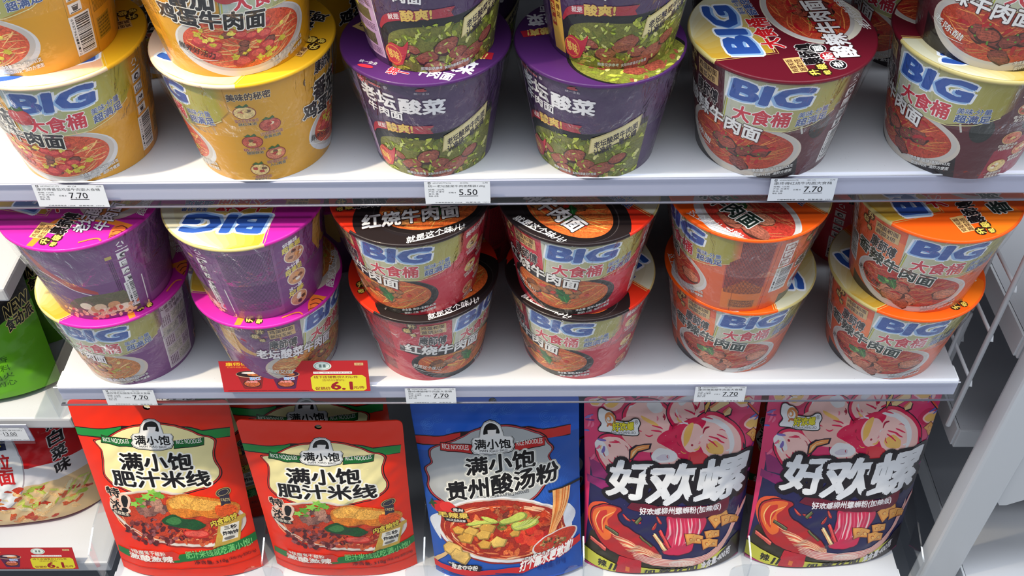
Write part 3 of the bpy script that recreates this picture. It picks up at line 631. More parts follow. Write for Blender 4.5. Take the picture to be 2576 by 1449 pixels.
# ---- lids -------------------------------------------------------
def disc_above(y, r=71.2, n=40):
    a0 = math.asin(max(-1, min(1, y/r))); return [(r*math.cos(a0+(math.pi-2*a0)*i/n), r*math.sin(a0+(math.pi-2*a0)*i/n)) for i in range(n+1)]
def ksf_lid(kind):
    P = PAL[kind]; col = dict(tomato=(236, 178, 34), maroon=(98, 16, 32), red=(222, 46, 22), orange=(244, 92, 14), purple=(182, 34, 146))[kind]
    A = Art(); A.clamp = 71.2; A.ell(0, 0, 71.2, 71.2, col, n=96)
    if kind == 'purple': A.poly(A.curve([(-70, 6), (-40, -2), (-30, -30), (-34, -68)])+A.curve([(-28, -68), (-24, -30), (-34, 4), (-70, 12)]), (232, 130, 40))
    if kind == 'orange': A.ell(-58, -30, 26, 20, (250, 120, 20))
    # picture
    if kind == 'red': A.ell(10, -34, 66, 52, (30, 22, 22), n=60)
    food(A, *((12, -26, 50, 37) if kind == 'red' else (22, -30, 50, 38)), kind, P['seed']+50, P['bowl'] if kind != 'maroon' else (216, 208, 190))
    A.z += 2e-6
    XS = -30
    A.poly([(max(XS, x), y) for x, y in disc_above(18)], (206, 190, 110))
    g0, g1 = ((196, 150, 40), (214, 212, 186)) if kind != 'tomato' else ((226, 170, 130), (240, 214, 190))
    for i in range(10):
        y0, y1 = 18+5.3*i, 18+5.3*(i+1); t = i/9; w0 = math.sqrt(max(0, 71.2**2-y0*y0)); w1 = math.sqrt(max(0, 71.2**2-min(y1, 71.1)**2))
        A.grad(lambda a, b, y0=y0, y1=min(y1, 71.1), w0=w0, w1=w1: [(max(XS, -w0)+(w0-max(XS, -w0))*a, y0), (max(XS, -w0)+(w0-max(XS, -w0))*b, y0), (max(XS, -w1)+(w1-max(XS, -w1))*b, y1), (max(XS, -w1)+(w1-max(XS, -w1))*a, y1)], 9, g0 if kind != 'red' else (150, 140, 90), g1)
    A.stroke([(XS, 64.5), (XS, 17), (68.5, 17)], .9, (236, 206, 120)); A.stroke([(XS-2.2, 63.5), (XS-2.2, 14.8), (69, 14.8)], .6, (230, 196, 110))
    logo_big(A, -26, 28, wd=68, ht=22)
    A.text('大食桶', -25, 7, 19, 23, (212, 28, 36), bold=.05, out=((.06, (246, 240, 232)),), shear=.1)
    A.text('美味·分量', 27, 18.5, 50, 24, (50, 76, 140), bold=.035, out=((.05, (240, 240, 240)),)); A.text('超满足', 24, 10, 49, 17.4, (50, 76, 140), bold=.05, out=((.05, (240, 240, 240)),))
    A.text('康師傅', -52, -14, -24, 1, (22, 16, 18), bold=.06, out=((.06, (238, 230, 224)),), slope=-.1)
    A.rect(-60, 2, -40, 15, (222, 178, 110)); A.text('鸡蛋和面', -59, 9, -42, 14, (70, 30, 20), bold=.04); A.text(P['plus'], -59, 3, -43, 8, (70, 30, 20), bold=.04)
    for (x, y, r, ch) in ((-62, -1, 5, '升'), (-56, -9, 5, '级'), (-64, -10, 3.6, '啦')): A.ell(x, y, r, r, (50, 30, 16)); A.text(ch, x-r*.7, y-r*.7, x+r*.7, y+r*.7, (236, 206, 90), bold=.06)
    if kind == 'maroon':
        for (x, y, c, ch) in ((-56, -22, (20, 18, 20), '老'), (-44, -19, (180, 30, 40), '陈'), (-32, -16, (20, 18, 20), '醋')): A.ell(x, y, 6.4, 6.4, (236, 226, 220)); A.ell(x, y, 5.8, 5.8, c); A.text(ch, x-3.8, y-3.8, x+3.8, y+3.8, (240, 236, 230), bold=.05)
    nm = P['name']
    if kind == 'purple':
        A.text('老坛酸菜', -46, -30, 0, -16, (244, 240, 244), bold=.04, out=((.05, (40, 10, 40)),)); A.text('牛肉面', -40, -46, -4, -33, (244, 240, 244), bold=.04, out=((.05, (40, 10, 40)),))
        A.ell(46, -8, 17, 13, (34, 10, 30)); A.text('安心酸菜包', 33, -11, 59, -4, (226, 206, 60), bold=.05); A.text('送', 36, -3, 42, 3, (236, 236, 236), bold=.04)
        A.stroke(A.curve([(-58, -30), (-50, -44), (-58, -54), (-48, -60)]), 1.6, (226, 120, 60)); A.ell(-42, -58, 14, 7, (232, 110, 50), rot=20)
        for i in range(4): A.stroke(A.curve([(-52+i*6, -64), (-49+i*6, -57), (-52+i*6, -52)]), 1., (90, 30, 30))
    elif kind == 'tomato': A.text('番茄', -48, -32, -16, -17, (22, 20, 22), bold=.05, out=((.06, (244, 240, 230)),)); A.text('鸡蛋牛肉面', -52, -48, 14, -34, (22, 20, 22), bold=.05, out=((.06, (244, 240, 230)),))
    else: A.text(nm, -48, -44, 36, -26, P['namecol'] if kind != 'red' else (240, 236, 232), bold=.05, out=P['nameout'], slope=-.05, shear=.12)
    A.text(P['line'], -14, -66, 36, -58, (244, 240, 236), bold=.02, slope=.12, shear=.2); A.stroke(A.curve([(-12, -68), (10, -66), (38, -58)]), .7, (244, 240, 236), 0, True)
    def edge(j, d):
        a = math.radians(d); y = -math.cos(a)
        if y*71.2 > 18 and math.sin(a)*71.2 > -30: return (200, 184, 120) if kind != 'tomato' else (236, 206, 170)
        if kind == 'red' and y*71.2 < -12 and -58 < math.sin(a)*71.2: return (34, 24, 26)
        return tuple(min(255, c*1.02) for c in col)
    return A, edge
def unif_lid():
    A = Art(); A.clamp = 71.2; col = (74, 34, 92); A.ell(0, 0, 71.2, 71.2, col, n=96)
    A.rng = random.Random(33); R = A.rng
    A.ell(-20, 30, 52, 44, (26, 24, 26), n=50); A.ell(-20, 31, 49, 41, (116, 116, 46), .7, n=50)
    for i in range(150):
        a = R.uniform(0, 6.28); r = math.sqrt(R.random()); x, y = -20+r*45*math.cos(a), 31+r*37*math.sin(a); s = R.uniform(2, 5)
        A.blob(x, y, s, s*.45, R.choice([(156, 164, 52), (186, 190, 70), (124, 132, 44), (206, 200, 120), (146, 76, 56)]), .5, R.uniform(-80, 80), .3)
    for i in range(7): a = R.uniform(0, 6.28); A.blob(-20+26*math.cos(a), 31+22*math.sin(a), 9, 6, (140, 66, 50), .9, R.uniform(-40, 40), .15)
    A.poly([(-66, -6), (-60, 8), (0, -10), (-6, -26)], (222, 190, 120)); A.text('老坛酸菜牛肉面', -61, -4, -5, 4, (40, 24, 30), bold=.04, slope=-.32); A.text('认准统一是关键', -62, -12, -6, -5, (40, 24, 30), bold=.04, slope=-.32)
    A.text('老坛酸菜', 0, -42, 58, -24, (240, 236, 242), bold=.06); A.text('牛肉面', 14, -56, 46, -45, (240, 236, 242), bold=.05)
    A.text('统一', -8, -62, 10, -52, (196, 44, 60), bold=.06, out=((.05, (232, 222, 230)),)); A.ell(-28, -58, 7, 2.2, (190, 44, 60)); A.text('统一企业', -36, -54, -20, -50, (226, 220, 230), bold=.02)
    A.poly([(20, -22), (66, -16), (64, -6), (20, -12)], (176, 30, 50)); A.text('就是酸爽!', 24, -20, 60, -9, (236, 206, 110), bold=.05, slope=.13)
    return A, (lambda j, d: col)

_step = 360/NSEG*K
UC = [i*_step for i in range(-20, NSEG-10)]
UC = [u for u in UC if -75*K < u < 310*K]
def make_bucket(kind, rb, rt, hb, lidr):
    A = unif_body() if kind == 'unif' else ksf_body(kind)
    S = cup_map(rb, rt, hb)
    base = lathe_extra([(.001, .003), (rb-.004, .003), (rb-.003, 0.), (rb-.0008, 0.), (rb-.0002, .0006)], [(226, 222, 214)])
    body = A.build(kind+'_body', INK_CUP, S, UC, [], extra=base, clip=(-90*K, 0, 330*K, HB))
    L, edge = unif_lid() if kind == 'unif' else ksf_lid(kind)
    k = lidr/.0725
    def SL(u, v, z, uc, vc): return np.column_stack([u*k/1000, v*k/1000, .0031+z]), np.tile((0., 0., 1.), (len(u), 1))
    e = lathe_extra([(lidr-.0035, -.0001), (lidr-.0012, -.0006), (lidr-.0002, .0002), (lidr, .0012), (lidr-.0002, .0022), (lidr-.0007, .0029), (lidr-.0014, .00315), (.0712*k-.0005, .00312)], edge)
    # faces of the lathe above wind from below outwards to the top
    lid = L.build(kind+'_lid', INK_LID, SL, [], [], extra=e)
    # shrink film skirt: from the lid's edge down to where it clings to the side, gathered into folds
    R = random.Random(len(kind)*7); n = 96; bm = bmesh.new(); rows = []
    m = 9
    ph = [R.uniform(0, 6.28) for _ in range(6)]
    for j in range(m+1):
        t = j/m; z = hb+.002-t*hb*.52; row = []
        for i in range(n):
            a = 2*math.pi*i/n
            rbody = rb+(rt-rb)*max(0, min(1, z/hb))+.0007
            rf = (lidr+.0004)*(1-t)+rbody*t
            sag = .35+.3*math.sin(3*a+ph[0])+.25*math.sin(7*a+ph[1])
            r = rf+(rbody-rf)*max(0, min(1, sag))*math.sin(math.pi*t)*.8+.0004*math.sin(23*a+ph[2]+3*t)*math.sin(math.pi*t)+.0003*math.sin(41*a+ph[3])*math.sin(math.pi*t)
            r = max(r, rbody)
            row.append(bm.verts.new((r*math.sin(a), -r*math.cos(a), z)))
        rows.append(row)
    for j in range(m):
        for i in range(n): bm.faces.new((rows[j][i], rows[j+1][i], rows[j+1][(i+1) % n], rows[j][(i+1) % n]))
    me = bpy.data.meshes.new(kind+'_film'); bm.to_mesh(me); bm.free(); me.materials.append(FILM)
    for p in me.polygons: p.use_smooth = True
    return dict(body=body, lid=lid, film=me, hb=hb, proto=None)

SPEC = dict(ksf=(.0550, .0695, .0998, .0725), unif=(.0490, .0640, .0970, .0670))
BUCKETS = {}
def bucket(kind, x, y, z, rot, label, group, lidrot=None, tilt=(0, 0), film=True):
    if kind not in BUCKETS: BUCKETS[kind] = make_bucket(kind, *SPEC['unif' if kind == 'unif' else 'ksf'])
    B = BUCKETS[kind]
    root = empty('noodle_bucket', (x, y, z), (math.radians(tilt[0]), math.radians(tilt[1]), math.radians(rot)))
    tag(root, label, 'instant noodles', group)
    if B['proto'] is None:
        b = link('cup_body', B['body'], root); l = link('lid', B['lid'], root); B['proto'] = [b, l]
        f = link('shrink_film', B['film'], root); B['proto'].append(f)
    else:
        ch = []
        for i, p in enumerate(B['proto']):
            if i == 2 and not film: continue
            c = p.copy(); COL.objects.link(c); c.parent = root; ch.append(c)
        b, l = ch[0], ch[1]
    l.location = (0, 0, B['hb']); l.rotation_euler = (0, 0, math.radians((lidrot if lidrot is not None else rot)-rot))
    return root
# ---------------------------------------------------------------- stand-up pouches
def homog(src, dst):
    A_ = []; b = []
    for (x, y), (X, Y) in zip(src, dst):
        A_ += [[x, y, 1, 0, 0, 0, -X*x, -X*y], [0, 0, 0, x, y, 1, -Y*x, -Y*y]]; b += [X, Y]
    h = np.linalg.solve(np.array(A_, float), np.array(b, float))
    def f(p):
        w_ = h[6]*p[0]+h[7]*p[1]+1; return ((h[0]*p[0]+h[1]*p[1]+h[2])/w_, (h[3]*p[0]+h[4]*p[1]+h[5])/w_)
    return f
def pouch_surface(W, H, thick, seed, sign=-1, nx=26, ny=34, wr=1.0, taper=0.):
    """front (sign -1) or back (+1) face of a filled pouch, mm in, metres out"""
    dx, dy = W/nx, H/ny; R = random.Random(seed)
    waves = [(R.uniform(.012, .05), R.uniform(-.05, .05), R.uniform(0, 6.28), R.uniform(.4, 1.1)) for _ in range(7)]
    X, Y = np.meshgrid(np.arange(nx+1)*dx, np.arange(ny+1)*dy, indexing='ij')
    s = X/W*2-1; t = Y/H
    prof = np.interp(t, [0, .04, .16, .4, .68, .86, .93, 1], [.88, .96, 1, .96, .64, .22, .05, .04])
    D = thick/2*prof*np.clip(1-np.abs(s)**3.2, 0, 1)
    wv = sum(a*0+amp*np.sin(a*6.28*X+b*6.28*Y+p) for a, b, p, amp in waves)*wr
    env = np.clip(1-np.abs(s)**6, 0, 1)*np.clip(t*6, 0, 1)*.55
    D = D+.35+np.maximum(wv*env*np.clip(prof*2.2+.25, 0, 1), -.3)
    topw = 1.6*wr*np.sin(s*2.2+R.uniform(0, 6))*np.clip((t-.8)*5, 0, 1)       # the sealed top waves front to back
    Yd = sign*D+topw
    Xp = (X-W/2)*(1-taper*(prof-.04)*.5)
    G = np.stack([Xp, Yd, Y], -1)/1000
    gx = np.gradient(G, axis=0); gy = np.gradient(G, axis=1); Nn = np.cross(gx, gy) if sign < 0 else np.cross(gy, gx); Nn /= np.linalg.norm(Nn, axis=-1)[..., None]+1e-12
    def samp(T, u, v, uc, vc):
        a = np.clip(u/dx, 0, nx); b = np.clip(v/dy, 0, ny); ac = np.clip(uc/dx, 0, nx); bc = np.clip(vc/dy, 0, ny); i = np.minimum(ac.astype(int), nx-1); j = np.minimum(bc.astype(int), ny-1); fu, fv = (a-i)[:, None], (b-j)[:, None]; up = (ac-i >= bc-j)[:, None]
        f00, f10, f01, f11 = T[i, j], T[i+1, j], T[i, j+1], T[i+1, j+1]
        return np.where(up, f00+fu*(f10-f00)+fv*(f11-f10), f00+fv*(f01-f00)+fu*(f11-f01))
    def S(u, v, z, uc=None, vc=None):
        uc = u if uc is None else uc; vc = v if vc is None else vc; n = samp(Nn, u, v, uc, vc); n /= np.linalg.norm(n, axis=1)[:, None]
        return samp(G, u, v, uc, vc)+n*z[:, None], n
    uc = [i*dx for i in range(1, nx)]; vc = [j*dy for j in range(1, ny)]
    dn = Vector((1/dx, -1/dy, 0)).normalized()
    diag = [((k*dx, 0, 0), tuple(dn)) for k in range(-ny+1, nx)]
    return S, uc, vc, diag
def rounded(W, H, rr, wave=0., n=7, seed=1, step=6):
    P = []; R = random.Random(seed); ph = R.uniform(0, 6)
    for i in range(int(W/step)+1): P.append((min(W, i*step), 0))
    if P[-1][0] < W: P.append((W, 0))
    k = int((H-rr)/step)
    for i in range(1, k+1): P.append((W, i*(H-rr)/k))
    for i in range(1, n+1): a = math.pi/2*i/n; P.append((W-rr+rr*math.cos(a), H-rr+rr*math.sin(a)))
    k = int((W-2*rr)/step)
    for i in range(1, k): x = W-rr-(W-2*rr)*i/k; P.append((x, H-wave*(.5+.5*math.sin(x/W*9+ph))*math.sin(math.pi*(x/W))))
    for i in range(0, n+1): a = math.pi/2+math.pi/2*i/n; P.append((rr+rr*math.cos(a), H-rr+rr*math.sin(a)))
    k = int((H-rr)/step)
    for i in range(1, k): P.append((0, (H-rr)*(1-i/k)))
    return P
def circ(cx, cy, r, n=20): return [(cx+r*math.cos(2*math.pi*i/n), cy-r*math.sin(2*math.pi*i/n)) for i in range(n)]

def man_label(A, X, blue=False):
    """front of the rice noodle pouches, drawn in the coordinates of the pouch; X turns layout points into mm"""
    T = A.text
    rib = (206, 44, 40) if blue else (30, 140, 62); ribd = (160, 30, 32) if blue else (16, 104, 44); pan = (176, 180, 184) if blue else (244, 232, 170); ln = (40, 10, 16)
    A.xf = X
    # ribbon
    A.poly([(70, 262), (330, 262), (455, 240), (950, 240), (1050, 268), (1255, 262), (1255, 335), (1080, 330), (900, 300), (450, 300), (320, 330), (70, 330)], ln)
    A.poly([(70, 268), (330, 268), (455, 246), (455, 322), (330, 322), (70, 322)], rib); A.poly([(930, 246), (1060, 275), (1255, 268), (1255, 328), (1060, 334), (930, 318)], rib)
    # panel with curly outline
    if not blue:
        out = [(245, 345), (265, 380), (300, 420), (310, 480), (310, 560), (330, 620), (400, 668), (520, 700), (640, 715), (760, 722), (900, 715), (1010, 690), (1120, 660), (1190, 610), (1200, 560), (1170, 500), (1150, 430), (1160, 370), (1150, 330), (1040, 290), (900, 240), (750, 215), (600, 222), (450, 262), (330, 325)]
    else:
        out = [(235, 345), (215, 400), (230, 450), (180, 500), (205, 570), (200, 640), (250, 700), (330, 740), (430, 790), (640, 810), (900, 760), (1010, 720), (1080, 650), (1150, 560), (1160, 520), (1110, 450), (1140, 400), (1100, 350), (1060, 300), (920, 245), (740, 215), (560, 230), (400, 290)]
    A.poly(A.loop(out, 4), ln); c = (700, 470)
    A.poly(A.loop([(c[0]+(x-c[0])*.982, c[1]+(y-c[1])*.974) for x, y in out], 4), (214, 52, 44) if not blue else (196, 60, 70))
    A.poly(A.loop([(c[0]+(x-c[0])*.965, c[1]+(y-c[1])*.95) for x, y in out], 4), ln); A.poly(A.loop([(c[0]+(x-c[0])*.955, c[1]+(y-c[1])*.94) for x, y in out], 4), pan)
    A.xf = None
    def B(x0, y0, x1, y1):   # box in layout px -> mm box (axis aligned through its centre)
        a = X((x0, (y0+y1)/2)); b = X((x1, (y0+y1)/2)); c1 = X(((x0+x1)/2, y0)); c2 = X(((x0+x1)/2, y1))
        return (a[0], c2[1], b[0], c1[1])
    def ribt(x0, y0, x1, y1, s, sl):
        A.xf = X; A.poly([(x0, y0-12), (x1, y0-12+sl), (x1, y1+12+sl), (x0, y1+12)], ln); A.poly([(x0+4, y0-7), (x1-4, y0-7+sl), (x1-4, y1+7+sl), (x0+4, y1+7)], ribd if not blue else (196, 38, 38)); A.xf = None
    ribt(305, 318, 545, 352, '', 22); ribt(850, 350, 1072, 384, '', -22)
    b = B(322, 326, 515, 356); T('RICE NOODLES', *b, (240, 240, 236), bold=.02, slope=-.06)
    b = B(865, 328, 1052, 358); T('RICE NOODLES', *b, (240, 240, 236), bold=.02, slope=.06)
    # badge
    cart = [(545, 292), (590, 288), (600, 230), (625, 195), (665, 182), (705, 188), (745, 215), (765, 262), (775, 290), (830, 292), (848, 310), (845, 335), (855, 360), (838, 392), (800, 400), (680, 405), (590, 400), (548, 385), (528, 360), (540, 340), (530, 312)]
    A.xf = X
    A.poly(cart, (20, 16, 18)); A.poly([(690+(x-690)*.965, 300+(y-300)*.955) for x, y in cart], (240, 240, 240)); A.poly([(690+(x-690)*.94, 300+(y-300)*.925) for x, y in cart], (20, 16, 18)); A.poly([(690+(x-690)*.925, 300+(y-300)*.905) for x, y in cart], (240, 240, 240))
    A.poly(A.loop([(622, 268), (628, 230), (650, 210), (682, 205), (712, 215), (732, 240), (740, 272), (715, 272), (650, 268)], 4), (18, 16, 18)); A.poly([(652, 246), (716, 246), (712, 276), (684, 288), (656, 276)], (244, 240, 238))
    A.xf = None
    T('满小饱', *B(560, 306, 822, 366), (18, 16, 18), bold=.045); T('MAN XIAO BAO', *B(598, 371, 798, 385), (40, 36, 40), bold=.02)
    return B

def bowl_plate(A, X, cx, cy, rx, ry, rot, rim=(226, 216, 206), soup=(188, 60, 34), squash=1.0):
    A.xf = X
    A.ell(cx, cy+8, rx*1.0, ry*1.02, (150, 40, 30), rot=rot, n=60); A.ell(cx, cy, rx, ry, rim, rot=rot, n=60); A.ell(cx+2, cy-4, rx*.955, ry*.93, (206, 180, 166), rot=rot, n=60); A.ell(cx, cy-2, rx*.935, ry*.9, soup, .6, rot=rot, n=60)
    A.xf = None

def scatter(A, X, n, cx, cy, rx, ry, cols, s0, s1, asp=.6, noise=.5, rough=.3, seed=1, rot=60):
    R = random.Random(seed); A.rng = R; A.xf = X
    for i in range(n):
        a = R.uniform(0, 6.283); r = math.sqrt(R.random()); s = R.uniform(s0, s1); A.blob(cx+rx*r*math.cos(a), cy+ry*r*math.sin(a), s, s*asp*R.uniform(.7, 1.2), R.choice(cols), noise, R.uniform(-rot, rot), rough)
    A.xf = None
def noodles(A, X, n, cx, cy, rx, ry, cols, wd, seed, l=(.25, .6)):
    R = random.Random(seed); A.xf = X
    for i in range(n):
        a = R.uniform(0, 6.283); k = R.uniform(.80, .97); d = R.uniform(*l); P = [(cx+rx*k*math.cos(a+d*t), cy+ry*k*math.sin(a+d*t)) for t in (0, .33, .66, 1)]
        A.stroke(A.curve(P, 4), R.uniform(*wd), R.choice(cols), .2, True)
    A.xf = None

def art_red(W, H):
    X = homog([(40, 60), (1243, 55), (425, 1325), (1452, 1310)], [(0, H), (W, H), (0, 0), (W, 0)])
    A = Art(1.6e-6); hole = X((647, 104)); ol = rounded(W, H, 7, 1.5)
    A.poly(ol, (236, 44, 10), holes=[circ(hole[0], hole[1], 4.0)])
    B = man_label(A, X)
    T = A.text
    ot = ((.10, (250, 248, 240)),)
    for s, b in (('满小饱', (452, 424, 985, 538)), ('肥汁米线', (395, 545, 1112, 655))): T(s, *B(*b), (20, 16, 18), bold=.05, out=ot)
    # bowl picture
    bowl_plate(A, X, 855, 880, 505, 190, 9)
    noodles(A, X, 40, 850, 880, 470, 170, [(236, 150, 100), (214, 110, 70), (240, 180, 130)], (5, 9), 4)
    scatter(A, X, 90, 720, 975, 240, 95, [(96, 30, 34), (70, 24, 28), (124, 50, 48), (84, 30, 40), (150, 80, 84)], 10, 26, .7, .8, .3, 5)
    scatter(A, X, 60, 1050, 1010, 200, 60, [(190, 50, 30), (150, 40, 30), (206, 90, 50)], 12, 26, .5, .6, .3, 6)
    scatter(A, X, 16, 690, 800, 110, 48, [(120, 82, 76), (146, 100, 90), (96, 66, 64), (170, 124, 106)], 24, 52, .6, .9, .2, 7)
    A.xf = X; A.ell(1010, 985, 96, 30, (196, 40, 34), rot=4); A.ell(1010, 983, 84, 22, (226, 90, 76), .5, rot=4)
    A.rng = random.Random(9)
    A.poly(A.loop([(800, 742), (900, 702), (1040, 722), (1190, 758), (1290, 806), (1316, 850), (1280, 896), (1180, 890), (1050, 860), (900, 862), (815, 828)], 4), (206, 120, 40), .8)
    A.poly(A.loop([(815, 748), (900, 716), (1030, 736), (1160, 768), (1190, 800), (1100, 826), (930, 800), (840, 800)], 4), (224, 164, 74), .9)
    A.poly(A.loop([(1150, 800), (1250, 806), (1300, 850), (1260, 884), (1170, 870)], 4), (216, 84, 30), .8)
    A.poly(A.loop([(765, 880), (840, 842), (900, 866), (1000, 880), (1080, 918), (1040, 948), (920, 946), (840, 930), (780, 912)], 4), (26, 76, 40), .5)
    A.poly(A.loop([(790, 886), (850, 862), (905, 884), (880, 916), (820, 912)], 4), (60, 120, 64), .4)
    for (x, y, s) in ((560, 780, 40), (600, 750, 44), (650, 720, 46), (690, 690, 40), (735, 710, 46), (760, 722, 30), (620, 790, 26), (700, 740, 30)):
        A.poly(A.loop([(x+s*(1+.35*math.cos(5*q))*.8*math.cos(q), y+s*(1+.35*math.cos(5*q))*.45*math.sin(q)) for q in [i*6.283/15 for i in range(15)]], 2), A.rng.choice([(110, 170, 60), (140, 200, 80), (90, 150, 50)]), .3)
    # medal, packet
    A.ell(1204, 712, 52, 34, (176, 150, 90)); A.ell(1204, 712, 46, 29, (50, 44, 60)); A.ell(1204, 712, 36, 22, (196, 176, 120)); A.ell(1204, 712, 33, 19, (50, 44, 60)); A.poly([(1178, 740), (1244, 734), (1256, 800), (1218, 792), (1192, 806)], (50, 44, 60))
    A.poly([(1148, 930), (1345, 895), (1352, 915), (1325, 930), (1310, 1075), (1322, 1086), (1125, 1086), (1140, 1070), (1165, 945)], (196, 160, 70), .2); A.poly([(1182, 948), (1308, 938), (1296, 1050), (1190, 1056), (1196, 1020), (1178, 990)], (230, 226, 214))
    # lower stripes
    A.poly([(395, 1148), (560, 1140), (870, 1140), (1000, 1120), (1200, 1085), (1440, 1048), (1445, 1108), (1200, 1145), (900, 1195), (870, 1200), (400, 1200)], (24, 116, 54))
    A.poly([(495, 1120), (830, 1112), (880, 1138), (870, 1160), (882, 1180), (500, 1200)], (214, 52, 40))
    A.poly([(410, 1262), (1448, 1222), (1452, 1226), (412, 1268)], (190, 36, 20)); A.xf = None
    T('特', *B(340, 680, 440, 750), (20, 16, 18), bold=.05, out=((.1, (236, 200, 180)),)); T('浓', *B(372, 768, 462, 842), (20, 16, 18), bold=.05, out=((.1, (236, 200, 180)),)); T('!', *B(466, 728, 500, 842), (20, 16, 18), bold=.06, out=((.1, (236, 200, 180)),), shear=.2)
    A.xf = X; A.ell(450, 862, 76, 20, (24, 18, 20), rot=4); A.xf = None; T('终极煮汤', *B(392, 850, 512, 874), (226, 216, 200), bold=.03, slope=-.05)
    T('TASTE', *B(1186, 756, 1250, 774), (200, 180, 130), bold=.03, slope=-.1)
    T('内含响铃', *B(1112, 884, 1296, 930), (232, 206, 70), bold=.05, out=((.09, (40, 24, 20)),), slope=.22)
    T('三秒', *B(1205, 950, 1290, 975), (30, 26, 30), bold=.05); T('炸响铃', *B(1195, 985, 1300, 1014), (30, 26, 30), bold=.05); A.xf = X; A.ell(1240, 1036, 36, 11, (120, 116, 110)); A.xf = None
    T('9级魔鬼干椒粉', *B(512, 1122, 778, 1152), (240, 236, 226), bold=.03); T('激酸激辣', *B(500, 1156, 832, 1200), (240, 236, 230), bold=.05, out=((.06, (200, 50, 44)),))
    T('肥汁米线就吃满小饱!', *B(920, 1095, 1390, 1148), (120, 206, 120), bold=.03, slope=.11)
    T('净含量: 310g', *B(985, 1182, 1225, 1214), (90, 16, 20), bold=.03, slope=.02); T('(米线100g+配料210g)', *B(1232, 1170, 1410, 1196), (90, 16, 20), bold=.01, slope=.05)
    return A, ol, hole

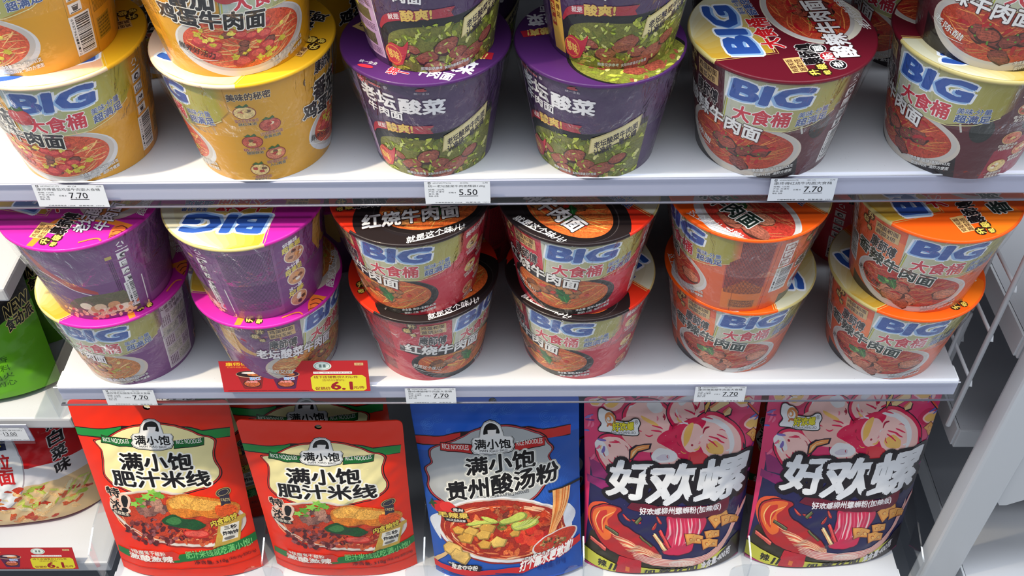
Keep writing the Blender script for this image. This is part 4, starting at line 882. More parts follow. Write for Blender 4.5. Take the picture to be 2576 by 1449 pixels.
def art_blue(W, H):
    # layout points of the second picture strip
    X0 = homog([(72, 70), (1279, 38), (262, 1345), (1335, 1312)], [(0, H), (W, H), (0, 0), (W, 0)]); X = X0
    A = Art(1.6e-6); hole = X((670, 92)); ol = rounded(W, H, 9, .8, seed=4)
    A.poly(ol, (30, 94, 206), holes=[circ(hole[0], hole[1], 4.4)]); A.xf = X
    A.poly([(110, 440), (1290, 300), (1310, 860), (1330, 1300), (265, 1330), (180, 800)], (36, 86, 178))
    # faint cloud lines
    lc = (70, 130, 226); R = random.Random(8)
    for i in range(26):
        x, y = R.uniform(100, 1250), R.uniform(80, 300); s = R.uniform(20, 44)
        for k in (1, .66, .33): A.stroke([(x+s*k*math.cos(q), y+s*k*.8*math.sin(q)) for q in [t*5.2/14+R.random()*.02 for t in range(15)]], 2.2, lc)
    for cx in (170, 1240, 260, 1150):
        for k in range(9): A.stroke([(cx+(30+k*22)*math.cos(q), 640+(30+k*22)*1.1*math.sin(q)) for q in [-1.2+t*2.4/14 for t in range(15)]] if cx < 700 else [(cx-(30+k*22)*math.cos(q), 640+(30+k*22)*1.1*math.sin(q)) for q in [-1.2+t*2.4/14 for t in range(15)]], 1.8, (64, 116, 206))
    A.xf = None
    # ribbons and badge share the red pouch's drawing, shifted to this layout
    sh = lambda p: X0((p[0]*.985-15+8, p[1]+32-.10*(p[0]-690)*.62))
    B0 = man_label(A, sh, True)
    def B(x0, y0, x1, y1):
        a = X((x0, (y0+y1)/2)); b = X((x1, (y0+y1)/2)); c1 = X(((x0+x1)/2, y0)); c2 = X(((x0+x1)/2, y1)); return (a[0], c2[1], b[0], c1[1])
    T = A.text
    ot = ((.13, (222, 222, 214)), (.085, (30, 26, 30)), (.07, (240, 240, 236)))
    T('满小饱', *B(478, 432, 980, 545), (20, 16, 18), bold=.05, out=ot, slope=.12); T('贵州酸汤粉', *B(335, 560, 1150, 690), (20, 16, 18), bold=.05, out=ot, slope=.2)
    T('GUIZHOU SOUR SOUP RICE NOODLES', *B(560, 690, 940, 712), (60, 60, 66), bold=.01, slope=.13)
    bowl_plate(A, X, 755, 950, 500, 235, 2, (226, 226, 230), (160, 44, 30))
    A.xf = X
    A.poly(A.loop([(215, 940), (250, 890), (300, 870), (290, 1000), (300, 1070), (240, 1000)], 3), (214, 220, 232)); A.poly(A.loop([(1210, 800), (1270, 860), (1275, 920), (1220, 980), (1190, 900)], 3), (214, 220, 232)); A.xf = None
    noodles(A, X, 60, 755, 955, 455, 205, [(226, 130, 80), (240, 190, 150), (214, 90, 50)], (6, 12), 14)
    scatter(A, X, 110, 750, 950, 390, 170, [(190, 60, 30), (206, 84, 40), (166, 40, 28), (216, 110, 60)], 14, 34, .6, .6, .3, 15)
    scatter(A, X, 16, 800, 840, 150, 60, [(150, 70, 44), (176, 96, 60), (120, 50, 40)], 16, 30, .8, .9, .3, 16)
    scatter(A, X, 16, 960, 990, 100, 70, [(206, 46, 34), (226, 70, 44), (176, 30, 30)], 24, 40, .8, .4, .12, 17)
    A.xf = X; A.rng = random.Random(3)
    def pc(pts, c, noise=.25): A.poly(pts, tuple(v*.72 for v in c), noise); cx = sum(p[0] for p in pts)/len(pts); cy = sum(p[1] for p in pts)/len(pts); A.poly([(cx+(x-cx)*.86-3, cy+(y-cy)*.84-4) for x, y in pts], c, noise)
    for x, y, s in ((520, 960, 1), (640, 930, 1.1), (480, 1010, 1.1), (610, 980, 1), (720, 1030, 1.1), (620, 1050, .9), (560, 900, .8), (840, 970, .7), (430, 960, .8)):
        pc([(x-58*s, y+2*s), (x-10*s, y-38*s), (x+62*s, y-18*s), (x+40*s, y+34*s), (x-30*s, y+38*s)], A.rng.choice([(224, 176, 84), (232, 192, 100), (214, 160, 70)]))
    for pts in ([(725, 880), (800, 850), (880, 815), (930, 835), (900, 870), (790, 905), (735, 905)], [(820, 900), (900, 880), (990, 870), (1010, 900), (930, 940), (850, 950), (815, 930)], [(490, 905), (590, 880), (700, 875), (710, 890), (600, 905), (500, 920)], [(590, 850), (660, 855), (720, 880), (700, 895), (630, 880)]):
        pc(A.loop(pts, 3), (196, 206, 96), .35)
    for k in range(14): A.stroke(A.curve([(930+k*7, 855+A.rng.uniform(-8, 8)), (880+k*6, 905), (820+k*3, 925)], 4), 3, A.rng.choice([(150, 170, 70), (206, 214, 130)]))
    for k in range(4): A.stroke([(745+(34-k*8)*math.cos(q), 925+(22-k*5)*math.sin(q)) for q in [t*6.283/16 for t in range(17)]], 3.4, (80, 130, 50))
    # lifted noodles and chopsticks
    A.poly([(1075, 688), (1305, 655), (1305, 672), (1082, 702)], (34, 30, 34))
    for k in range(16): x = 1112+k*8; A.stroke(A.curve([(x, 690-k*.6), (x+4-k*1.5, 800), (x-14-k*5, 940), (x-40-k*9, 1030+k*3), (x-90-k*10, 1060+k*2)], 5), 8.5, A.rng.choice([(224, 130, 60), (236, 160, 90), (206, 104, 44), (242, 184, 120)]), .2)
    A.ell(1130, 1055, 170, 74, (220, 216, 216), rot=-18); A.ell(1130, 1050, 158, 62, (190, 60, 40), .6, rot=-18); A.xf = None
    scatter(A, X, 40, 1120, 1055, 90, 36, [(90, 50, 40), (150, 90, 50), (110, 120, 60), (200, 150, 100)], 7, 15, .7, .6, .3, 19)
    A.xf = X
    for x, y in ((415, 1120), (470, 1160)): pc([(x-100, y-10), (x-60, y-62), (x+40, y-40), (x+52, y), (x+10, y+60), (x-90, y+30)], (224, 184, 104))
    A.poly([(332, 1150), (352, 1160), (275, 1245), (240, 1240)], (214, 180, 130))
    # tomato and small seals
    A.ell(300, 815, 76, 40, (196, 36, 40), rot=-4); A.ell(350, 806, 60, 36, (214, 52, 48), rot=-6); A.poly([(228, 770), (245, 795), (275, 800), (250, 815), (255, 850), (230, 822), (205, 828), (222, 800)], (40, 80, 44)); A.xf = None
    A.xf = X; A.ell(425, 815, 50, 18, (24, 20, 24)); A.poly([(320, 886), (490, 874), (496, 898), (330, 912)], (24, 20, 24)); A.xf = None
    T('贵州', *B(388, 803, 462, 828), (230, 226, 220), bold=.04); T('毛辣果', *B(282, 838, 502, 878), (226, 196, 90), bold=.05, out=((.09, (40, 24, 24)),), slope=.08); T('365天自然发酵', *B(340, 884, 482, 902), (230, 226, 220), bold=.03, slope=.05)
    A.xf = X; A.poly([(240, 1240), (300, 1255), (600, 1250), (900, 1215), (1100, 1130), (1312, 1062), (1318, 1110), (1100, 1180), (900, 1262), (700, 1275), (480, 1300), (250, 1290)], (206, 40, 44)); A.poly([(345, 1222), (560, 1205), (605, 1216), (590, 1256), (370, 1250)], (34, 24, 34)); A.xf = None
    T('内有', *B(358, 1216, 402, 1234), (236, 232, 226), bold=.03); T('整盒夺夺粉', *B(382, 1220, 572, 1256), (236, 232, 226), bold=.04, slope=.06, shear=.2)
    T('开味酸汤自煮鸡', *B(912, 1118, 1118, 1166), (240, 238, 236), bold=.05, out=((.1, (40, 26, 34)),), slope=.34, shear=.2); T('打个蘸水更地道!', *B(890, 1120, 1246, 1196), (240, 238, 236), bold=.06, out=((.09, (190, 30, 40)),), slope=.40, shear=.2)
    T('净含量: 371g', *B(1005, 1192, 1212, 1240), (20, 56, 140), bold=.03, slope=.14); A.xf = X; A.dashes(360, 1298, 560, 1316, 2, (20, 60, 140), lo=8, hi=30); A.dashes(700, 1262, 900, 1284, 2, (20, 60, 140), lo=8, hi=30); A.xf = None
    return A, ol, hole

def art_luo(W, H):
    # layout points of the third picture strip (pouch beside the white post)
    X = homog([(700, 22), (1998, 14), (440, 1385), (1640, 1300)], [(0, H), (W, H), (0, 0), (W, 0)])
    A = Art(1.6e-6); ol = rounded(W, H, 5, .6, seed=6); A.poly(ol, (226, 54, 112)); R = random.Random(12)
    pk, hot, pale, yel, blk, wht, pur, nav, lav = (236, 66, 120), (226, 30, 84), (252, 204, 198), (246, 194, 104), (40, 14, 40), (238, 236, 240), (150, 36, 110), (36, 34, 84), (130, 110, 190)
    def P(pts, c, nz=0.): A.xf = X; A.poly(pts, c, nz); A.xf = None
    def Lp(pts, c, outline=None, w_=8, k=4, nz=0.):
        q = A.loop(pts, k); A.xf = X
        A.poly(q, c, nz)
        if outline: A.stroke(q, w_, outline, close=True)
        A.xf = None
    def St(pts, w_, c, tp=True, k=5): A.xf = X; A.stroke(A.curve(pts, k), w_, c, 0., tp); A.xf = None
    P([(640, 560), (2000, 560), (1900, 900), (1640, 1300), (440, 1385), (560, 900)], nav)
    P([(640, 500), (760, 540), (820, 640), (640, 640)], pur); P([(600, 640), (800, 660), (860, 740), (700, 720), (590, 700)], pur); P([(1760, 560), (1990, 420), (1980, 520), (1800, 660)], pur); P([(1990, 430), (1880, 470), (1780, 560), (1900, 600), (1980, 560)], (100, 40, 140))
    Lp([(500, 1200), (560, 1080), (700, 1130), (900, 1230), (1300, 1270), (1640, 1130), (1700, 1180), (1600, 1320), (440, 1400)], (50, 44, 30))
    # splashes across the top
    for (cx, cy, r) in ((900, 70, 130), (1250, 40, 120), (1600, 40, 110), (1850, 100, 110), (780, 60, 80), (1900, 280, 100)):
        pts = [(cx+r*(1+.16*math.cos(3*q+cx))*math.cos(q), cy+r*.7*(1+.1*math.sin(4*q+cy))*math.sin(q)) for q in [i*6.283/12 for i in range(12)]]; pts = [(x, max(20, y)) for x, y in pts]
        Lp(pts, R.choice([(226, 70, 120), (206, 40, 90), (232, 90, 130)])); Lp([(cx+(x-cx)*.72+6, cy+(y-cy)*.7+4) for x, y in pts], pale); Lp([(cx+(x-cx)*.5-6, cy+(y-cy)*.45+4) for x, y in pts], R.choice([(226, 70, 120), yel, (240, 150, 160)]))
    for i in range(22):
        x = R.uniform(760, 1960); y = R.uniform(30, 110); a = R.uniform(-.9, .9); l = R.uniform(40, 100); St([(x, y), (x+l*.5, max(24, y-14)), (x+l, max(24, y+a*34))], R.uniform(4, 12), R.choice([wht, blk, pale, hot, yel, lav]))
    P([(1060, 60), (1090, 110), (1110, 180), (1072, 130)], wht); P([(1040, 30), (1080, 60), (1100, 40), (1060, 24)], blk)
    # big petals like a blossom
    def petal(pts, outl=True):
        if outl: Lp(pts, blk, blk, 15)
        Lp(pts, hot); cx = sum(p[0] for p in pts)/len(pts); cy = sum(p[1] for p in pts)/len(pts)
        Lp([(cx+(x-cx)*.86, cy+(y-cy)*.86) for x, y in pts], pale)
    petal([(990, 130), (1060, 80), (1140, 60), (1240, 80), (1320, 150), (1330, 240), (1250, 330), (1100, 330), (1000, 280), (960, 200)])
    petal([(1290, 180), (1340, 100), (1440, 50), (1540, 60), (1590, 110), (1560, 200), (1450, 260), (1330, 260)])
    petal([(720, 400), (760, 330), (840, 300), (940, 320), (1000, 390), (960, 480), (880, 520), (800, 560), (750, 560), (705, 470)])
    petal([(1500, 210), (1600, 170), (1720, 220), (1800, 320), (1810, 430), (1760, 520), (1640, 540), (1520, 500), (1470, 400), (1460, 290)])
    petal([(1150, 370), (1250, 300), (1360, 320), (1440, 380), (1480, 460), (1420, 540), (1280, 560), (1170, 520), (1120, 450)])
    Lp([(950, 200), (1040, 180), (1160, 230), (1260, 320), (1230, 400), (1100, 420), (980, 380), (920, 290)], (238, 186, 178))
    Lp([(1180, 350), (1240, 290), (1330, 260), (1420, 220), (1530, 200), (1560, 240), (1500, 300), (1480, 380), (1500, 450), (1440, 520), (1330, 470), (1270, 400)], hot)
    Lp([(1375, 300), (1430, 250), (1500, 250), (1530, 300), (1510, 370), (1450, 420), (1390, 420), (1360, 360)], pale)
    Lp([(1430, 250), (1470, 240), (1440, 310), (1390, 370), (1370, 380), (1385, 310)], yel)
    Lp([(1530, 390), (1600, 360), (1650, 400), (1640, 450), (1590, 450), (1540, 430)], yel); Lp([(1400, 430), (1500, 430), (1540, 480), (1480, 520), (1390, 500)], (226, 60, 70))
    Lp([(1530, 215), (1600, 210), (1690, 250), (1735, 330), (1730, 420), (1680, 470), (1700, 400), (1690, 320), (1640, 260), (1570, 235)], wht)
    Lp([(1160, 100), (1220, 80), (1265, 110), (1260, 160), (1200, 165), (1165, 140)], wht); Lp([(1390, 100), (1460, 62), (1540, 60), (1560, 80), (1480, 90), (1410, 130)], wht)
    Lp([(710, 380), (745, 350), (790, 380), (800, 440), (750, 460), (712, 430)], wht); Lp([(1120, 440), (1180, 395), (1260, 400), (1310, 440), (1280, 480), (1190, 490), (1130, 480)], wht); Lp([(1150, 455), (1200, 430), (1250, 440), (1240, 470), (1180, 475)], (214, 206, 220))
    Lp([(1100, 180), (1150, 200), (1210, 240), (1200, 255), (1140, 225), (1105, 200)], yel)
    for (x, y, a) in ((1500, 170, -100), (1510, 160, -60), (1525, 175, -20), (1490, 190, -150), (1540, 200, 20), (1560, 330, 20), (1550, 350, 40), (1240, 270, 200), (1230, 290, 190), (900, 350, 170), (1220, 345, 20), (1620, 320, 30), (1600, 340, 35), (840, 460, 100), (860, 450, 80)):
        b = math.radians(a); St([(x, y), (x+30*math.cos(b)+5, y+30*math.sin(b)), (x+80*math.cos(b), y+70*math.sin(b))], 11, hot)
    for (x, y) in ((1265, 195), (820, 385), (1430, 375)): A.xf = X; A.ell(x, y, 9, 9, (176, 20, 60)); A.xf = None
    for i in range(46):       # brush-like flicks following the petals
        cx, cy, r0 = R.choice([(1130, 200, 150), (860, 430, 120), (1640, 370, 150), (1440, 150, 110), (1330, 440, 130), (1400, 330, 120)]); q = R.uniform(0, 6.28); l = R.uniform(.25, .6); rr_ = r0*R.uniform(.55, 1.0)
        St([(cx+rr_*math.cos(q), cy+rr_*.85*math.sin(q)), (cx+rr_*1.03*math.cos(q+l/2), cy+rr_*.88*math.sin(q+l/2)), (cx+rr_*.96*math.cos(q+l), cy+rr_*.8*math.sin(q+l))], R.uniform(5, 13), R.choice([hot, hot, (176, 16, 60), wht, yel, (244, 130, 150)]))
    for i in range(16):
        x = R.choice([R.uniform(1780, 1980), R.uniform(640, 760)]); y = R.uniform(150, 520); a = R.uniform(-1.2, .2); l = R.uniform(40, 110)
        St([(x, y), (x+l*.5*math.cos(a)+6, y+l*.5*math.sin(a)), (x+l*math.cos(a), y+l*math.sin(a))], R.uniform(8, 20), R.choice([lav, pur, (110, 40, 140), (240, 110, 150), (90, 110, 200)]))
    # horn-like wedges, sticks, diced pieces
    P([(1570, 130), (1650, 60), (1610, 140), (1560, 190)], blk); P([(1575, 135), (1636, 80), (1600, 140), (1565, 178)], yel)
    P([(1800, 400), (1830, 470), (1900, 520), (1840, 490), (1790, 440)], blk); P([(1880, 120), (1990, 280), (1980, 300), (1870, 140)], blk); P([(1886, 128), (1984, 272), (1980, 282), (1874, 136)], (230, 90, 60))
    for pts in ([(1604, 140), (1720, 84), (1748, 100), (1745, 130), (1640, 176), (1606, 168)], [(1690, 180), (1740, 150), (1756, 166), (1740, 196), (1700, 206)]): P([(1680+(x-1680)*1.08, 140+(y-140)*1.14) for x, y in pts], blk); P(pts, (238, 206, 150)); P([pts[0], pts[1], ((pts[1][0]+pts[2][0])/2, (pts[1][1]+pts[2][1])/2-4), (pts[0][0]+6, pts[0][1]+12)], (226, 130, 90))
    P([(945, 470), (960, 400), (1020, 365), (1140, 362), (1120, 400), (1030, 420), (970, 470)], blk); P([(956, 465), (972, 408), (1024, 375), (1122, 370), (1108, 394), (1022, 412), (976, 452)], (236, 150, 80)); P([(968, 450), (985, 416), (1030, 392), (1100, 384), (1020, 400), (980, 440)], (244, 214, 160))
    A.xf = X
    def cheese(x, y, s, a=0.):
        c, sn = math.cos(a), math.sin(a); q = [(-1, -.5), (-.1, -.62), (.9, -.3), (.75, .55), (-.2, .5), (-.85, .75)]; q = [(x+s*(u*c-v*sn), y+s*(u*sn+v*c)) for u, v in q]
        A.poly([(x+(p[0]-x)*1.09, y+(p[1]-y)*1.09) for p in q], (70, 16, 30)); A.poly(q, (222, 136, 60)); A.poly([(x+(p[0]-x)*.9+2, y+(p[1]-y)*.86-3) for p in q], (236, 168, 84))
        for (u, v, r) in ((-.4, 0, .2), (.35, .1, .22), (0, .3, .1), (-.1, -.35, .09)): A.ell(x+s*(u*c-v*sn), y+s*(u*sn+v*c), r*s, r*s*.9, (190, 90, 40)); A.ell(x+s*(u*c-v*sn)+1.5, y+s*(u*sn+v*c)+1.5, r*s*.75, r*s*.68, (240, 190, 110))
    cheese(1885, 375, 54, 1.2); cheese(1220, 64, 1); 
    cheese(1960, 420, 30, 1)
    # vortex of soup under the title
    A.xf = None
    St([(600, 1130), (560, 1000), (600, 880), (700, 830), (800, 850)], 40, (230, 90, 50), True); Lp([(560, 1010), (590, 900), (680, 830), (790, 822), (820, 850), (780, 890), (800, 950), (870, 990), (980, 1080), (1050, 1170), (1000, 1240), (800, 1230), (650, 1180), (590, 1120)], (180, 40, 44), (60, 12, 30), 8)
    Lp([(575, 1000), (605, 905), (690, 845), (780, 838), (740, 900), (690, 960), (700, 1060), (650, 1120), (600, 1080)], (232, 110, 50)); Lp([(600, 1000), (640, 910), (700, 870), (690, 930), (650, 1010), (640, 1070)], (206, 50, 44)); St([(640, 1050), (660, 950), (760, 870)], 8, (250, 190, 110)); St([(610, 1060), (600, 980), (650, 890)], 7, (250, 200, 130))
    for i in range(16): t = i/15; St([(690+10*i, 1040+i*11), (840+6*i, 1090+i*6), (1060, 1190+i*3)], 9, [(240, 190, 150), (206, 60, 60), (236, 150, 100), (250, 220, 180)][i % 4])
    # falling red curtain
    Lp([(1150, 880), (1230, 870), (1420, 880), (1430, 960), (1330, 1080), (1270, 1170), (1080, 1180), (1100, 1060), (1140, 960)], (214, 40, 84), (90, 14, 50), 6)
    for i in range(9): x = 1165+i*28; St([(x, 895), (x-10, 980+R.uniform(-20, 60)), (x-40-i*3, 1090+R.uniform(-40, 40))], R.uniform(8, 18), [(240, 170, 180), (226, 90, 120), (246, 210, 210)][i % 3])
    for (x, y, a) in ((920, 920, .3), (1090, 910, 1.2), (1040, 960, 2.2), (850, 900, .8)): St([(x-40*math.cos(a), y-40*math.sin(a)), (x, y+8), (x+30*math.cos(a), y+30*math.sin(a))], 22, (190, 40, 44)); St([(x-30*math.cos(a), y-32*math.sin(a)), (x-4, y), (x+16*math.cos(a), y+18*math.sin(a))], 6, (240, 130, 90))
    A.xf = X
    for (x0, y0, x1, y1, wd_, c) in ((530, 1150, 640, 1190, 44, (206, 90, 80)), (1030, 1020, 1100, 1150, 40, (236, 180, 130)), (1080, 990, 1130, 1130, 34, (214, 60, 60)), (905, 940, 955, 890, 32, (90, 100, 60)), (665, 1010, 760, 1040, 30, (80, 84, 60)), (920, 1040, 1000, 1120, 22, (90, 90, 50))): A.stroke([(x0, y0), (x1, y1)], wd_, (60, 14, 30)); A.stroke([(x0+3, y0), (x1-3, y1)], wd_*.72, c); A.stroke([(x0+3, y0-wd_*.2), (x1-3, y1-wd_*.2)], wd_*.2, tuple(min(255, v*1.3+20) for v in c))
    # noodle basket sweep
    A.xf = None
    for i in range(15): t = i/14; St([(830+20*t, 1160+t*70), (1000, 1215+t*60), (1200, 1225+t*60), (1400, 1200+t*55), (1550, 1100+t*40), (1640, 980+t*40), (1700, 880+t*70)], 7, [(244, 220, 210), (214, 90, 100), (236, 180, 160)][i % 3])
    for i in range(18): t = i/17; St([(1120+i*9, 1290), (1110+i*11, 1255), (1160+i*8, 1238)], 5, (246, 230, 220))
    for i in range(10): t = i/9; St([(1560+i*8, 1110-i*8), (1660+i*5, 1000-i*10), (1800+i*6, 820-i*6), (1868, 720+i*4)], 6, [(246, 226, 220), (226, 110, 110)][i % 2])
    A.xf = X
    for (x, y, s, a) in ((1330, 1060, 72, .1), (1540, 920, 80, -.3), (1610, 960, 66, .2), (1470, 1040, 60, 0), (1440, 1110, 66, .1), (1830, 720, 50, 1.), (1650, 980, 40, .5)): cheese(x, y, s, a)
    # tape with writing
    tape = [(440, 1236), (560, 1262), (700, 1296), (880, 1296), (1100, 1318), (1260, 1306), (1420, 1238), (1640, 1120), (1640, 1200), (1420, 1300), (1330, 1345), (1100, 1378), (700, 1376), (560, 1372), (430, 1350)]
    A.poly(tape, (206, 206, 70)); A.poly([(735, 1218), (900, 1240), (880, 1340), (860, 1398), (680, 1380), (700, 1300)], (190, 34, 50), .2); A.poly([(770, 1300), (800, 1306), (790, 1350), (760, 1344)], (224, 120, 50))
    A.poly([(1420, 1310), (1480, 1230), (1600, 1130), (1680, 1100), (1660, 1290), (1500, 1330)], (34, 22, 30))
    A.poly([(452, 1362), (700, 1384), (1100, 1392), (1640, 1292), (1640, 1310), (440, 1400)], (190, 40, 120)); A.xf = None
    def B(x0, y0, x1, y1):
        a = X((x0, (y0+y1)/2)); b = X((x1, (y0+y1)/2)); c1 = X(((x0+x1)/2, y0)); c2 = X(((x0+x1)/2, y1)); return (a[0], c2[1], b[0], c1[1])
    T = A.text; k = (26, 20, 24)
    T('辣', *B(560, 1290, 622, 1348), k, bold=.06); T('||', *B(646, 1300, 690, 1358), k, bold=.06, shear=.2); T('加 辣', *B(905, 1312, 1108, 1352), k, bold=.07); T('||', *B(1140, 1306, 1188, 1350), k, bold=.07, shear=.3); T('加 辣', *B(1232, 1262, 1440, 1318), k, bold=.07, slope=.3)
    T('净含量:400克', *B(1352, 1225, 1572, 1292), (240, 236, 240), bold=.05, slope=.42)
    # title
    ot = ((.12, (24, 14, 24)),)
    T('好', *B(770, 486, 1100, 745), (236, 238, 244), bold=.055, out=ot, shear=.12, slope=-.05, shadow=(1.5, -1.5, .13, (24, 14, 24))); T('欢', *B(1060, 500, 1445, 785), (236, 238, 244), bold=.055, out=ot, shear=.1, slope=-.02, shadow=(1.5, -1.5, .13, (24, 14, 24))); T('螺', *B(1425, 484, 1790, 770), (236, 238, 244), bold=.05, out=ot, shear=.1, slope=.02, shadow=(1.5, -1.5, .13, (24, 14, 24)))
    A.xf = X; A.poly([(905, 775), (1200, 800), (1500, 800), (1640, 775), (1610, 862), (1560, 890), (1300, 890), (1050, 862), (925, 836), (862, 822)], (104, 20, 44)); A.xf = None
    T('好欢螺柳州螺蛳粉(加辣版)', *B(955, 806, 1562, 862), (240, 236, 240), bold=.045, arch=0, slope=-.04)
    # maker's badge: plate with shell spiral
    A.xf = X; q = A.loop([(760, 265), (790, 230), (775, 190), (790, 125), (820, 110), (850, 130), (880, 140), (910, 180), (900, 205), (1000, 210), (1040, 195), (1075, 200), (1082, 230), (1060, 260), (1045, 308), (900, 300), (840, 290), (790, 290), (762, 285)], 3)
    A.poly(q, (236, 236, 240)); A.stroke(q, 7, (20, 14, 20), close=True)
    A.ell(865, 195, 40, 50, (214, 130, 60)); A.ell(860, 200, 28, 34, (238, 236, 238)); A.ell(855, 190, 20, 24, (224, 150, 80)); A.ell(852, 194, 10, 13, (240, 236, 236)); A.stroke(A.curve([(830, 250), (850, 230), (880, 236), (890, 250)]), 12, (206, 110, 60)); A.xf = None
    T('好欢螺', *B(872, 218, 1030, 272), (226, 214, 40), bold=.06, out=((.08, (24, 20, 24)),)); T('HAOHUANLUO', *B(855, 278, 1036, 296), (50, 50, 60), bold=.01, slope=-.05); T('®', *B(1042, 206, 1068, 232), (30, 26, 30), bold=.0)
    return A, ol, None

def art_plain(W, H, col, hole, seed):
    A = Art(1.6e-6); A.poly([(x, y) for x, y in rounded(W, H, 7, 1.0, seed=seed)], col, holes=[circ(hole[0], hole[1], 4.2)] if hole else None)
    A.rect(W*.2, H*.08, W*.8, H*.72, tuple(min(255, c*.9+24) for c in col)); A.dashes(W*.24, H*.12, W*.76, H*.68, 22, tuple(c*.5 for c in col), lo=4, hi=22)
    return A

POUCH = {}
def make_pouch(kind, W, H, thick, mat, artfn, col, seed, wr=1.0, taper=.05):
    A, ol, hole = artfn(W, H)
    S, uc, vc, dg = pouch_surface(W, H, thick, seed, -1, wr=wr, taper=taper)
    # side and bottom gusset joining front to back
    Sb, uc2, vc2, dg2 = pouch_surface(W, H, thick, seed, +1, wr=wr, taper=taper)
    z0 = np.zeros(len(ol)); P = np.array(ol); a, na = S(P[:, 0], P[:, 1], z0); b, nb = Sb(P[:, 0], P[:, 1], z0)
    n = len(ol); EV = np.concatenate([a, b]); F = [(i, (i+1) % n, n+(i+1) % n, n+i) for i in range(n)]; F = [f[::-1] for f in F]
    c0 = EV.mean(0); EN = EV-c0; EN[:, 1] = 0; EN /= np.linalg.norm(EN, axis=1)[:, None]+1e-9
    C = [(*lin(col), 1.)]*len(F)
    if hole:
        hc = np.array(circ(hole[0], hole[1], 4.0)); a2, _ = S(hc[:, 0], hc[:, 1], np.zeros(len(hc))); b2, _ = Sb(hc[:, 0], hc[:, 1], np.zeros(len(hc))); m = len(hc); o = len(EV)
        EV = np.concatenate([EV, a2, b2]); cc = a2.mean(0); hn = cc-np.concatenate([a2, b2]); hn[:, 1] = 0; hn /= np.linalg.norm(hn, axis=1)[:, None]; EN = np.concatenate([EN, hn])
        F += [(o+i, o+(i+1) % m, o+m+(i+1) % m, o+m+i) for i in range(m)]; C += [(*lin(tuple(min(255, c+60) for c in col)), 1.)]*m
    me = A.build(kind+'_front', mat, S, uc, vc, diag=dg, extra=(EV, EN, F, np.array(C)), clip=(0, 0, W, H))
    Ab = art_plain(W, H, col, hole, 1)
    # back: same outline, mirrored winding
    mb = Ab.build(kind+'_back', mat, Sb, uc2, vc2, diag=dg2)
    mb.flip_normals()
    return me, mb
def pouch(kind, spec, loc, yaw, lean, roll, label, group=None):
    if kind not in POUCH: POUCH[kind] = make_pouch(kind, *spec)
    root = empty('noodle_pouch', loc)
    root.rotation_euler = (Matrix.Rotation(math.radians(yaw), 3, 'Z') @ Matrix.Rotation(math.radians(-lean), 3, 'X') @ Matrix.Rotation(math.radians(roll), 3, 'Y')).to_euler()
    tag(root, label, 'instant noodles', group)
    link('printed_front', POUCH[kind][0], root); link('back_panel', POUCH[kind][1], root)
    return root
# ---------------------------------------------------------------- bay structure
G = .2614; ZB = -.3765
tag(box('wall_back', (-1.3, .46, -.6), (1.3, .48, .75), SHADE_DARK), kind='structure')
tag(box('floor', (-1.3, -.06, -.62), (1.3, .48, -.60), GREY_PANEL), kind='structure')

def shelf(z, x0, x1, y0, y1, label, clear=None, lip=.0216, depth=.03):
    """white steel shelf with a turned down front carrying the price rail"""
    t = empty('shelf', ((x0+x1)/2, y0, z)); tag(t, label, 'shelf', 'white steel shelves of the noodle bay')
    cx = (x0+x1)/2; w2 = (x1-x0)/2
    box('shelf_board', (-w2, .0025, -.003), (w2, y1-y0, 0), WHITE_STEEL, t, .0008)
    # front profile: sloping strip with rolled upper and lower edge
    prof = [(.0025, .0), (.0, -.0006), (-.0012, -.003), (-.0012, -lip+.002), (.0, -lip), (.006, -lip), (.006, -lip+.001), (.0016, -lip+.0012), (.0012, -.004), (.0025, -.003)]
    prism('front_strip', prof, 0, -w2, w2, RAIL_PAPER, t)
    c0, c1 = clear or (-w2, w2)
    r = empty('price_rail'); r.parent = t
    pr = [(-.0022, .0012), (-.0036, .0008), (-.0044, -.002), (-.0050, -lip-.0005), (-.0044, -lip-.0035), (-.001, -lip-.0045), (-.001, -lip-.0035), (-.0038, -lip-.0028), (-.0044, -lip), (-.0038, -.002), (-.0030, .0)]
    prism('clear_cover', pr, 0, c0, c1, RAIL_CLEAR, r)
    bm = bmesh.new(); tube(bm, [(c0, -.0030, .0010), (c1, -.0030, .0010)], .0007, 8); bm_obj('upper_bead', bm, RAIL_EDGE, r, smooth=True)
    bm = bmesh.new(); tube(bm, [(c0, -.0042, -lip-.0036), (c1, -.0042, -lip-.0036)], .0010, 8); bm_obj('lower_bead', bm, RAIL_LOW, r, smooth=True)
    for s in (-1, 1): box('end_cap', (s*w2-.0012, 0.001, -lip), (s*w2+.0012, .02, -.0005), WHITE_POST, t)
    return t
shelf(G, -.475, .475, 0, .40, 'top white steel shelf, holding the yellow, dark purple and maroon buckets')
shelf(.545, -.475, .475, 0, .40, 'upper white steel shelf of the bay, over the topmost buckets')
shelf(0, -.448, .449, 0, .42, 'middle white steel shelf under purple, red and orange buckets', (-.451, .449))
t = shelf(ZB, -.50, .485, -.012, .44, 'lowest white steel shelf, where the tall noodle pouches stand', (-.50, .485))

